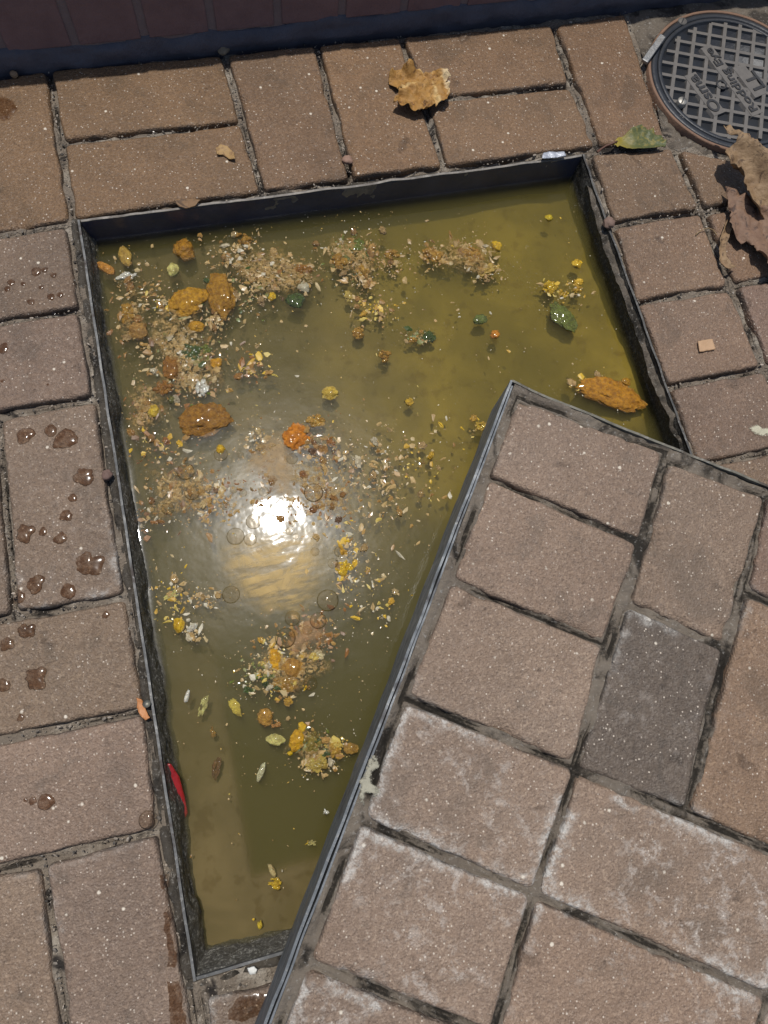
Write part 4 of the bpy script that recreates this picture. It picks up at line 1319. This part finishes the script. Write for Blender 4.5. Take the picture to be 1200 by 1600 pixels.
film([(455, 985), (478, 962), (505, 958), (514, 980), (505, 1010), (480, 1018), (458, 1030), (440, 1012)], mat_film('pinkish_grease', (.50, .29, .13), .75),
     'pinkish brown film of grease with bubbles above the lower crumb raft')

# mush of soaked crumbs that binds the rafts together
for i, (cx, cy, rx, ry, lab) in enumerate([(296, 545, 52, 70, 'tan mush under the crumbs round the dark green leafy scrap'), (430, 428, 72, 30, 'tan mush under the upper crumb raft near the back wall'), (283, 760, 52, 46, 'brown mush under the crumbs left of the bright glare'),
                                   (500, 768, 56, 46, 'tan mush under the crumbs right of the bright glare'), (445, 1048, 52, 40, 'tan mush under the lower crumb raft'), (492, 1172, 36, 34, 'olive mush under the lowest crumbs near the cover edge'),
                                   (548, 405, 42, 34, 'tan mush round the olive green leafy scrap'), (228, 640, 30, 40, 'brown mush by the left wall beside the rounded yellow chunk'), (205, 500, 26, 40, 'brown mush by the left wall round the knobbly lump'),
                                   (735, 400, 44, 28, 'tan mush round the ragged clumps in the upper middle')]):
    el = ellipse(0, 0, rx, ry, n=28)
    wv = 1 + .45 * fbm(np.cos(np.linspace(0, 6.283, 28, endpoint=False)) * 1.6 + i * 3, np.sin(np.linspace(0, 6.283, 28, endpoint=False)) * 1.6, 0, 2, i)
    film([(cx + x * k, cy + y * k) for (x, y), k in zip(el, wv)], MUSH, lab, .0003, .004, .0005)

# bubbles
BUB = mat_clear('bubble_skin', (.95, .92, .87), .03, 1.22)
def dome_mesh(name, mat, seed=0, irr=0.0, n=28, rings=7, prof=1.0):
    v, f = [(0, 0, 1.0)], []
    for k in range(1, rings + 1):
        a = math.pi / 2 * k / rings
        for i in range(n):
            t = 2 * math.pi * i / n
            w = 1 + irr * float(fbm(math.cos(t) * 1.4 + seed, math.sin(t) * 1.4, 0, 3, seed))
            v.append((math.sin(a) * w * math.cos(t), math.sin(a) * w * math.sin(t), math.cos(a) ** prof if k < rings else 0))
    for i in range(n): f.append((0, 1 + i, 1 + (i + 1) % n))
    for k in range(rings - 1):
        for i in range(n):
            a, b = 1 + k * n + i, 1 + k * n + (i + 1) % n
            f.append((a, a + n, b + n, b))
    me = bpy.data.meshes.new(name); me.from_pydata(v, [], f); me.update()
    me.polygons.foreach_set('use_smooth', [True] * len(f)); me.materials.append(mat)
    return me
BM = dome_mesh('bubble', BUB)
BUBS = [(361, 929, 14), (446, 997, 16), (457, 966, 12), (497, 970, 13), (512, 938, 17), (368, 838, 14), (391, 843, 10), (396, 815, 12), (430, 796, 9), (456, 717, 9), (452, 830, 6), (462, 838, 5),
        (441, 828, 5), (456, 818, 5), (492, 862, 7), (345, 710, 11), (376, 711, 5), (404, 705, 4), (396, 708, 4), (412, 700, 4), (420, 703, 4), (290, 737, 14), (520, 880, 8), (530, 862, 8), (405, 860, 5),
        (485, 1068, 11), (300, 770, 12), (262, 795, 10), (490, 770, 15), (480, 985, 8), (467, 1076, 6), (412, 768, 8), (380, 770, 6), (365, 765, 6), (400, 785, 8), (352, 790, 7)]
for (px, py, r) in BUBS:
    o = bpy.data.objects.new('bubble', BM); link(o)
    m = PXM(px, py); p = bp(px, py, WZ)
    o.location = (p[0], p[1], WZ + .0004); o.scale = (r * m, r * m, r * m * .5)
    if (px, py) == (361, 929): tag(o, 'lone dark round bubble left of the ochre grease film', 'bubble')
    else: tag(o, near_words(('large' if r > 11 else 'small' if r < 7 else 'middling') + ' clear bubble', px, py), 'bubble', 'bubbles on the scum')

# red strip of plastic against the left wall
def red_strip():
    pts = [(268, 1191), (273, 1192), (283, 1212), (289, 1245), (292, 1272), (288, 1280), (281, 1262), (273, 1228)]
    V, F, d = cdt(bpl(pts, WZ), .002)
    z = WZ - .004 + .022 * np.clip((V[:, 1] - V[:, 1].min()) / (np.ptp(V[:, 1])), 0, 1) - .003 * (V[:, 0] - V[:, 0].min()) / np.ptp(V[:, 0])
    o = mesh('plastic_strip', np.c_[V, z], F, mat_simple('red_plastic', (.20, .012, .014), (.50, .03, .03), 120, .25, 0, .0006, .5, .5))
    m = o.modifiers.new('thick', 'SOLIDIFY'); m.thickness = .0015
    tag(o, 'red plastic strip sticking out of the water at the left wall', 'plastic strip')
red_strip()

# ================================================================== WET SPOTS ON THE PAVERS
DIRTY = mat_clear('dirty_drop', (.70, .59, .50), .13, 1.38, 190)
CLEAR = mat_clear('clear_drop', (.86, .83, .79), .05, 1.25)
DROPM = [dome_mesh('water_drop', DIRTY, s, .12 + .10 * (s % 3), 30, 6, .9) for s in range(5)]
SPLATM = [dome_mesh('dirty_splash', DIRTY, 40 + s, .30, 44, 6, .7) for s in range(5)]
DROPS = [(57, 425, 8), (70, 422, 5), (83, 430, 5), (37, 444, 4), (18, 442, 6), (12, 452, 5), (65, 449, 4), (48, 472, 6), (80, 464, 6), (94, 461, 5), (85, 490, 4),
         (6, 545, 10), (4, 596, 5), (75, 602, 5),
         (41, 681, 13), (80, 673, 10), (102, 687, 17), (131, 745, 17), (114, 778, 7), (104, 806, 10), (38, 832, 15), (68, 831, 7), (94, 842, 11), (138, 882, 23), (58, 913, 14), (108, 924, 13), (31, 933, 11),
         (165, 961, 6), (40, 986, 14), (11, 1006, 11), (54, 1059, 18), (7, 1070, 10), (32, 1122, 6), (72, 1252, 13), (51, 1251, 6), (40, 1250, 3)]
for i, (px, py, r) in enumerate(DROPS):
    big = r > 12 and i % 2 == 0 or r >= 17
    nm = 'dirty_splash' if big else 'water_drop'
    o = bpy.data.objects.new(nm, (SPLATM if big else DROPM)[i % 5]); link(o)
    m = PXM(px, py, 0); p = bp(px, py, 0)
    o.location = (p[0], p[1], .0006); o.scale = (r * m, r * m, min(r * m * .26, .0022))
    o.rotation_euler = (0, 0, i * 1.3)
    if r == 23: tag(o, 'largest brown splash of dirty water near the frame, on the long upright paver', 'splash')
    elif py < 500: tag(o, 'small brown drop of dirty water on the upper left paver', 'water drop', 'drops on the upper left paver')
    elif py < 620: tag(o, 'brown drop of dirty water on the paver above the long upright one', 'water drop', 'drops on the second left paver')
    elif py < 940: tag(o, 'brown ' + ('splash' if big else 'drop') + ' of dirty water on the long upright paver left of the frame', 'splash' if big else 'water drop', ('splashes' if big else 'drops') + ' on the long upright paver')
    elif py < 1200: tag(o, 'brown ' + ('splash' if big else 'drop') + ' of dirty water on the paver below the long upright one', 'splash' if big else 'water drop', ('splashes' if big else 'drops') + ' on the paver below')
    else: tag(o, 'brown drop of dirty water on the lowest left cross-laid paver', 'water drop', 'drops on the lowest cross-laid paver')
o = bpy.data.objects.new('water_bubble', dome_mesh('water_bubble', CLEAR)); link(o)
p = bp(231, 1281); o.location = (p[0], p[1], .0005); o.scale = (.0075, .0075, .0032)
tag(o, 'clear round bubble of water on the paver beside the frame', 'bubble')

def stain(pts, label, nm='wet_stain', seed=1, z0=.0014):
    P = roughen(bpl(pts), .0016, 120, seed)
    V, F, d = cdt(P, .0022)
    z = z0 + .0011 * (1 - np.exp(-d / .002)) + .0003 * fbm(V[:, 0] * 150, V[:, 1] * 150, 0, 2, seed)
    o = mesh(nm, np.c_[V, z], F, mat_clear('wet_film', (.66, .56, .47), .16, 1.3, 260))
    return tag(o, label, 'wet stain')
stain([(248, 1365), (262, 1362), (264, 1385), (254, 1388)], 'small wet drip on the paver beside the frame', seed=3)
stain([(256, 1425), (264, 1420), (270, 1455), (276, 1490), (272, 1512), (260, 1510), (262, 1470)], 'long wet trickle on the paver beside the frame', seed=4)
stain([(263, 1530), (278, 1535), (290, 1580), (298, 1650), (278, 1650), (268, 1590)], 'wet trickle running off the picture beside the frame corner', seed=5)
stain([(356, 1578), (375, 1556), (398, 1550), (424, 1552), (425, 1566), (400, 1586), (378, 1596), (358, 1592)], 'reddish wet patch on the paver in front of the chamber', seed=6)
stain([(-14, 162), (2, 152), (20, 160), (26, 172), (14, 186), (-6, 190)], 'dark wet spot on the paver at the left end of the wall', seed=7)

# ================================================================== LEAVES AND LITTER
def leaf(name, px, z, hfun, mat, label, cat, step=.0026, rough=.0012, thick=.0005, seed=1):
    P = roughen(bpl(px, z), rough, 160, seed)
    V, F, d = cdt(P, step, seed=seed)
    Z = hfun(V, d)
    o = mesh(name, np.c_[V, Z], F, mat)
    m = o.modifiers.new('thick', 'SOLIDIFY'); m.thickness = thick
    return tag(o, label, cat)

z1 = lambda L: [(590 + x / 9.23, 90 + y / 9.23) for x, y in L]
mp_out = z1([(170, 240), (330, 170), (450, 140), (600, 165), (720, 215), (830, 150), (910, 190), (990, 230), (1060, 290), (960, 350), (1060, 380), (1050, 440), (1010, 560), (990, 660), (870, 680),
             (830, 720), (740, 800), (640, 785), (540, 820), (450, 775), (330, 735), (230, 690), (290, 600), (320, 500), (365, 440), (270, 430), (200, 365)])
mc = bp(655, 135, .006)[:2]
mv = bp(672, 122, .006)[:2]
def h_maple(V, d):
    x, y = (V - mv).T
    r = np.hypot(x, y); a = np.arctan2(y, x)
    lobe = np.abs(np.sin(a * 2.5 + .5 + 2.0 * fbm(V[:, 0] * 30, V[:, 1] * 30, 0, 2, 14)))          # creases run out from the stalk end
    crump = np.abs(fbm(V[:, 0] * 70, V[:, 1] * 70, 0, 3, 12))
    return .0018 + .0050 * lobe * np.clip(r / .025, 0, 1) + .0075 * crump + .05 * np.clip(-y - .012, 0, 1) + .0035 * np.exp(-d / .002) * (fbm(V[:, 0] * 90, V[:, 1] * 90, 0, 2, 3) > 0)
MAPLE = NT('golden_brown_leaf')
cr_ = MAPLE.attr('crease')['Fac']
mc_ = MAPLE.mix(MAPLE.noise(50, 5, 0.62, dist=0.6), (.24, .11, .026), (.50, .28, .075))
mc_ = MAPLE.mix(MAPLE.step(cr_, .28, .02), mc_, (.62, .42, .17))
mc_ = MAPLE.mix(MAPLE.math('MULTIPLY', MAPLE.step(MAPLE.noise(170, 5, 0.65, dist=1.0), .56, .66), .75), mc_, (.10, .045, .018))
px_ = MAPLE.n.new('ShaderNodeSeparateXYZ'); MAPLE.lk(MAPLE.pos, px_.inputs[0])
e0 = float(bp(694, 130, .006)[0])
mc_ = MAPLE.mix(MAPLE.step(MAPLE.math('ADD', px_.outputs[0], MAPLE.math('MULTIPLY', MAPLE.noise(120, 3), .01)), e0 + .003, e0 + .007), mc_, (.66, .50, .28))
MAPLE.set(color=mc_, rough=.55, normal=MAPLE.bump(MAPLE.noise(220, 5, .65, dist=.8), .002, .9))
ml = leaf('maple_leaf', mp_out, .007, h_maple, MAPLE.m, 'crumpled golden-brown dead leaf on the pavers by the wall', 'leaf', .0015, .0022)
mvv = np.array([v.co[:2] for v in ml.data.vertices])
ang = np.arctan2(mvv[:, 1] - mv[1], mvv[:, 0] - mv[0])
fattr(ml, 'crease', np.abs(np.sin(ang * 2.5 + .5 + .5 * fbm(mvv[:, 0] * 30, mvv[:, 1] * 30, 0, 2, 14))))

z2 = lambda L: [(920 + x / 8.57, 180 + y / 8.57) for x, y in L]
gl = empty('green_leaf', tuple(bp(995, 220)))
tag(gl, 'curled green and yellow leaf with a thin stalk beside the chamber corner', 'leaf')
P = roughen(bpl(z2([(330, 370), (400, 292), (460, 272), (560, 190), (690, 152), (780, 200), (860, 170), (900, 240), (980, 252), (1030, 330), (1010, 430), (880, 450), (700, 465), (560, 463), (440, 430)]), .006), .0007, 160, 2)
V, F, d = cdt(P, .0022)
yv = V[:, 1]; yn = (yv - yv.min()) / np.ptp(yv)
xn = (V[:, 0] - V[:, 0].min()) / np.ptp(V[:, 0])
Z = .0035 + .008 * np.abs(yn - .35) ** 1.5 + .0018 * fbm(V[:, 0] * 90, V[:, 1] * 90, 0, 3, 2) + .004 * np.exp(-d / .0025) * (yn < .3)
gm = NT('green_leaf_skin')
gx = gm.n.new('ShaderNodeSeparateXYZ'); gm.lk(gm.pos, gx.inputs[0])
along = gm.step(gm.math('ADD', gx.outputs[0], gm.math('MULTIPLY', gm.noise(90, 4), .02)), float(V[:, 0].min()) + .008, float(V[:, 0].min()) + .045)
gc = gm.mix(along, (.36, .27, .03), (.085, .10, .035))
gc = gm.mix(gm.step(gm.noise(120, 4, .6, dist=1.0), .48, .62), gc, (.20, .17, .045))
gm.set(color=gc, rough=.5, normal=gm.bump(gm.noise(180, 4, .6), .0015, .7))
bl = mesh('leaf_blade', np.c_[V, Z] - np.array(gl.location), F, gm.m, gl)
bl.modifiers.new('thick', 'SOLIDIFY').thickness = .0005

def tube(name, pts, r, mat, parent=None, loc=(0, 0, 0), n=8):
    P = np.array(pts, float); v, f = [], []
    for i, p in enumerate(P):
        t = P[min(i + 1, len(P) - 1)] - P[max(i - 1, 0)]; t /= np.linalg.norm(t)
        a = np.cross(t, (0, 0, 1.0)); a /= max(np.linalg.norm(a), 1e-6); b = np.cross(a, t)
        rr = r[i] if isinstance(r, (list, tuple)) else r
        for k in range(n):
            q = 2 * math.pi * k / n
            v.append(p + rr * (math.cos(q) * a + math.sin(q) * b) - np.array(loc))
    for i in range(len(P) - 1):
        for k in range(n):
            f.append((i * n + k, i * n + (k + 1) % n, (i + 1) * n + (k + 1) % n, (i + 1) * n + k))
    f.append(tuple(range(n))); f.append(tuple(range((len(P) - 1) * n + n - 1, (len(P) - 1) * n - 1, -1)))
    return mesh(name, v, f, mat, parent)
sp_ = [np.array(bp(*a, z)) for a, z in zip(z2([(380, 350), (300, 385), (230, 410), (170, 450), (110, 495)]), (.0060, .0052, .0045, .003, .0016))]
tube('stalk', sp_, [.0012, .0011, .0011, .0012, .0016], mat_simple('stalk_brown', (.09, .04, .03), (.16, .08, .05), 80, .6), gl, tuple(gl.location))

z5 = lambda L: [(1020 + x / 5.333, 180 + y / 5.333) for x, y in L]
A_out = z5([(585, 92), (625, 100), (650, 140), (720, 205), (800, 265), (870, 335), (960, 430), (1090, 560), (1150, 700), (1090, 800), (960, 780), (880, 760), (830, 720), (800, 640), (795, 540), (760, 460), (720, 445), (680, 470), (660, 430),
            (610, 390), (590, 330), (620, 265), (680, 245), (690, 210), (640, 160)])
a0, a1 = bp(*z5([(590, 95)])[0], .03)[:2], bp(*z5([(1090, 740)])[0], .03)[:2]
ad = (a1 - a0) / np.linalg.norm(a1 - a0); an = np.array([-ad[1], ad[0]])
def h_a(V, d):
    s = (V - a0) @ ad; t = (V - a0) @ an
    return .008 + .006 * np.sin(s * 38 + .6) + .75 * np.abs(t + .004 + .003 * np.sin(s * 60)) + .009 * np.abs(fbm(V[:, 0] * 45, V[:, 1] * 45, 0, 3, 4)) + .003 * np.exp(-d / .002)
DRY = mat_leaf('dry_leaf', (.14, .078, .040), (.40, .275, .15), (.045, .026, .018))
leaf('dead_leaf', A_out, .024, h_a, DRY, 'curled tan dead leaf standing over the edge of the round drain cover', 'leaf', .003, .001, .0006, 5)
B_out = z5([(605, 605), (660, 640), (740, 690), (820, 725), (900, 790), (960, 830), (1110, 900), (1180, 1080), (1120, 1330), (1000, 1370), (940, 1310), (925, 1240), (880, 1190), (845, 1175), (830, 1100), (770, 1062), (735, 1080), (690, 1030), (655, 1000), (640, 960), (615, 900), (640, 830), (625, 720)])
b0_ = bp(*z5([(640, 640)])[0], .01)[:2]
def h_b(V, d):
    s = (V - b0_) @ ad; t = (V - b0_) @ an
    return .0050 + .0055 * np.abs(np.sin(t * 85 + s * 25 + 1.0)) + .006 * np.abs(fbm(V[:, 0] * 60, V[:, 1] * 60, 0, 3, 9)) + .005 * np.exp(-d / .003) * (fbm(V[:, 0] * 60, V[:, 1] * 60, 0, 2, 29) > -.1)
leaf('dead_leaf', B_out, .009, h_b, mat_leaf('dull_leaf', (.13, .072, .048), (.30, .185, .115), (.055, .033, .026)), 'dull brown lobed dead leaf lying below the curled one', 'leaf', .003, .001, .0006, 6)

leaf('leaf_fragment', z5([(612, 880), (645, 960), (615, 1050), (598, 1110), (602, 1190), (640, 1250), (690, 1270), (620, 1290), (556, 1250), (545, 1180), (552, 1050), (588, 945)]), .004,
     lambda V, d: .0020 + .0025 * np.abs(fbm(V[:, 0] * 80, V[:, 1] * 80, 0, 2, 19)) + .004 * np.exp(-d / .0018), DRY, 'curled strip of dead leaf below the dull brown lobed leaf', 'leaf fragment', .0022, .0006, .0005, 8)

def chip(name, px, z, mat, label, cat, th=.0012, curl=.0, seed=1, rough=.0005):
    P = roughen(bpl(px, z), rough, 220, seed)
    V, F, d = cdt(P, .0016, seed=seed)
    c = V.mean(0)
    Z = z + curl * ((V - c) ** 2).sum(1) / max(((V - c) ** 2).sum(1).max(), 1e-9) + .0004 * fbm(V[:, 0] * 200, V[:, 1] * 200, 0, 2, seed)
    o = mesh(name, np.c_[V, Z], F, mat)
    fattr(o, 'edge', d)
    m = o.modifiers.new('thick', 'SOLIDIFY'); m.thickness = th; m.offset = 1
    return tag(o, label, cat)
LF = mat_leaf('leaf_fragment', (.26, .15, .055), (.48, .31, .13), (.20, .11, .05))
chip('leaf_fragment', [(337, 234), (345, 228), (356, 230), (366, 240), (368, 252), (358, 250), (350, 243), (340, 243)], .0012, LF, 'small tan leaf fragment on the paver above the chamber', 'leaf fragment', .0008, .003, 2)
chip('leaf_fragment', [(272, 316), (285, 311), (302, 312), (314, 316), (306, 323), (292, 327), (280, 324)], .0012, mat_leaf('brown_fragment', (.15, .085, .04), (.30, .18, .09), (.08, .05, .03)), 'crumpled brown leaf fragment at the back lip of the frame', 'leaf fragment', .0008, .004, 3)
chip('bark_chip', [(1089, 534), (1112, 531), (1117, 547), (1092, 551)], .0012, mat_leaf('tan_chip', (.40, .24, .13), (.56, .37, .22), (.36, .2, .1)), 'square tan chip on the paver right of the chamber', 'chip', .0014, .001, 4)
CREAMY = mat_smear('cream_paint', (.66, .62, .46))
chip('paint_splat', [(1169, 668), (1180, 664), (1190, 668), (1203, 666), (1204, 680), (1192, 684), (1182, 680), (1172, 676)], .0006, CREAMY, 'cream paint splat on the paver at the right edge', 'paint splat', .0008, 0, 5, .001)
chip('mortar_smear', [(578, 1180), (590, 1178), (587, 1205), (582, 1222), (600, 1236), (592, 1246), (572, 1240), (566, 1258), (557, 1256), (560, 1225), (568, 1205)], CZ + .0002, mat_smear('lime_smear', (.50, .47, .36)), 'pale lime smear on the edge of the lifted cover', 'mortar smear', .0007, 0, 6, .0024)
chip('paint_splat', [(388, 1511), (397, 1509), (402, 1514), (398, 1521), (390, 1522)], .0012, mat_simple('white_blob', (.6, .6, .56), (.75, .75, .70), 120, .5), 'white blob on the front lip of the frame', 'paint splat', .0016, 0, 7)
chip('foil_scrap', [(848, 241), (858, 238), (881, 239), (883, 246), (862, 248), (846, 250)], .0030, mat_simple('foil', (.34, .36, .40), (.52, .54, .58), 120, .35, .3), 'grey foil scrap on the back lip near the chamber corner', 'foil scrap', .0012, .0015, 8)
chip('orange_peel', [(215, 1090), (221, 1092), (226, 1104), (236, 1122), (230, 1126), (220, 1119), (214, 1105)], .0014, mat_simple('peel', (.44, .17, .06), (.58, .26, .10), 90, .5), 'orange sliver lying across the left lip of the frame', 'sliver', .0014, .003, 9)
# small bolt beside the sliver
pb = bp(228, 1100, .002)
tube('small_bolt', [pb + np.array((0, 0, -.001)), pb + np.array((.0008, 0, .002)), pb + np.array((.0010, 0, .0024)), pb + np.array((.0014, 0, .0042))], [.0022, .0022, .0036, .0034], mat_steel('bolt_zinc', (.18, .17, .13), (.38, .36, .28), .4), None, (0, 0, 0), 12)
tag(bpy.data.objects['small_bolt'], 'small dull bolt on the left lip beside the orange sliver', 'bolt')
# metal stub lying over the round cover's rim
s0, s1 = bp(1006, 96, .006), bp(1036, 58, .008)
bm = bmesh.new(); L = float(np.linalg.norm(s1 - s0)); bm_box(bm, -L / 2, L / 2, -.0042, .0042, -.0022, .0022, .0008)
for v in bm.verts: v.co.y += .001 * math.sin(v.co.x * 90)
st = bm_obj('metal_stub', bm, mat_steel('stub_zinc', (.16, .16, .16), (.36, .36, .35), .4))
st.location = tuple((s0 + s1) / 2); st.rotation_euler = (0, -.06, math.atan2(*(s1 - s0)[1::-1]))
tag(st, 'flat grey metal stub lying on the rim of the round drain cover', 'metal stub')
# pebbles
for k, (px, py, r, c, lab) in enumerate([(349, 76, 9, (.20, .16, .11), 'olive-grey pebble against the foot of the wall'), (22, 116, 6, (.30, .20, .12), 'small brown pebble at the left end of the wall foot'),
                                         (951, 349, 9, (.20, .13, .10), 'brown pebble wedged by the right lip of the frame'), (168, 742, 8, (.16, .10, .08), 'brown crumb of stone wedged by the left lip of the frame'),
                                         (543, 250, 7, (.28, .17, .12), 'reddish pebble in the joint above the back lip')]):
    o = bpy.data.objects.new('pebble', lump_mesh('pebble', 3, .3, 1.3, 700 + k, CRUMB if False else mat_simple('pebble_stone', tuple(x * .8 for x in c), tuple(x * 1.2 for x in c), 150, .7)))
    link(o); p = bp(px, py, .003); m = PXM(px, py, 0)
    o.location = tuple(p); o.scale = (r * m, r * m * 1.1, r * m * .7); o.rotation_euler = (0, 0, k)
    tag(o, lab, 'pebble')
# dry stalk across the right paver
q = [bp(*a, z) for a, z in zip([(1087, 367), (1095, 360), (1106, 356), (1114, 359), (1120, 367)], (.001, .002, .0035, .003, .0015))]
tw = tube('dry_stalk', q, .0005, mat_simple('straw', (.2, .13, .06), (.34, .24, .12), 80, .7))
tag(tw, 'thin dry stalk lying on the paver beside the dull dead leaf', 'stalk')
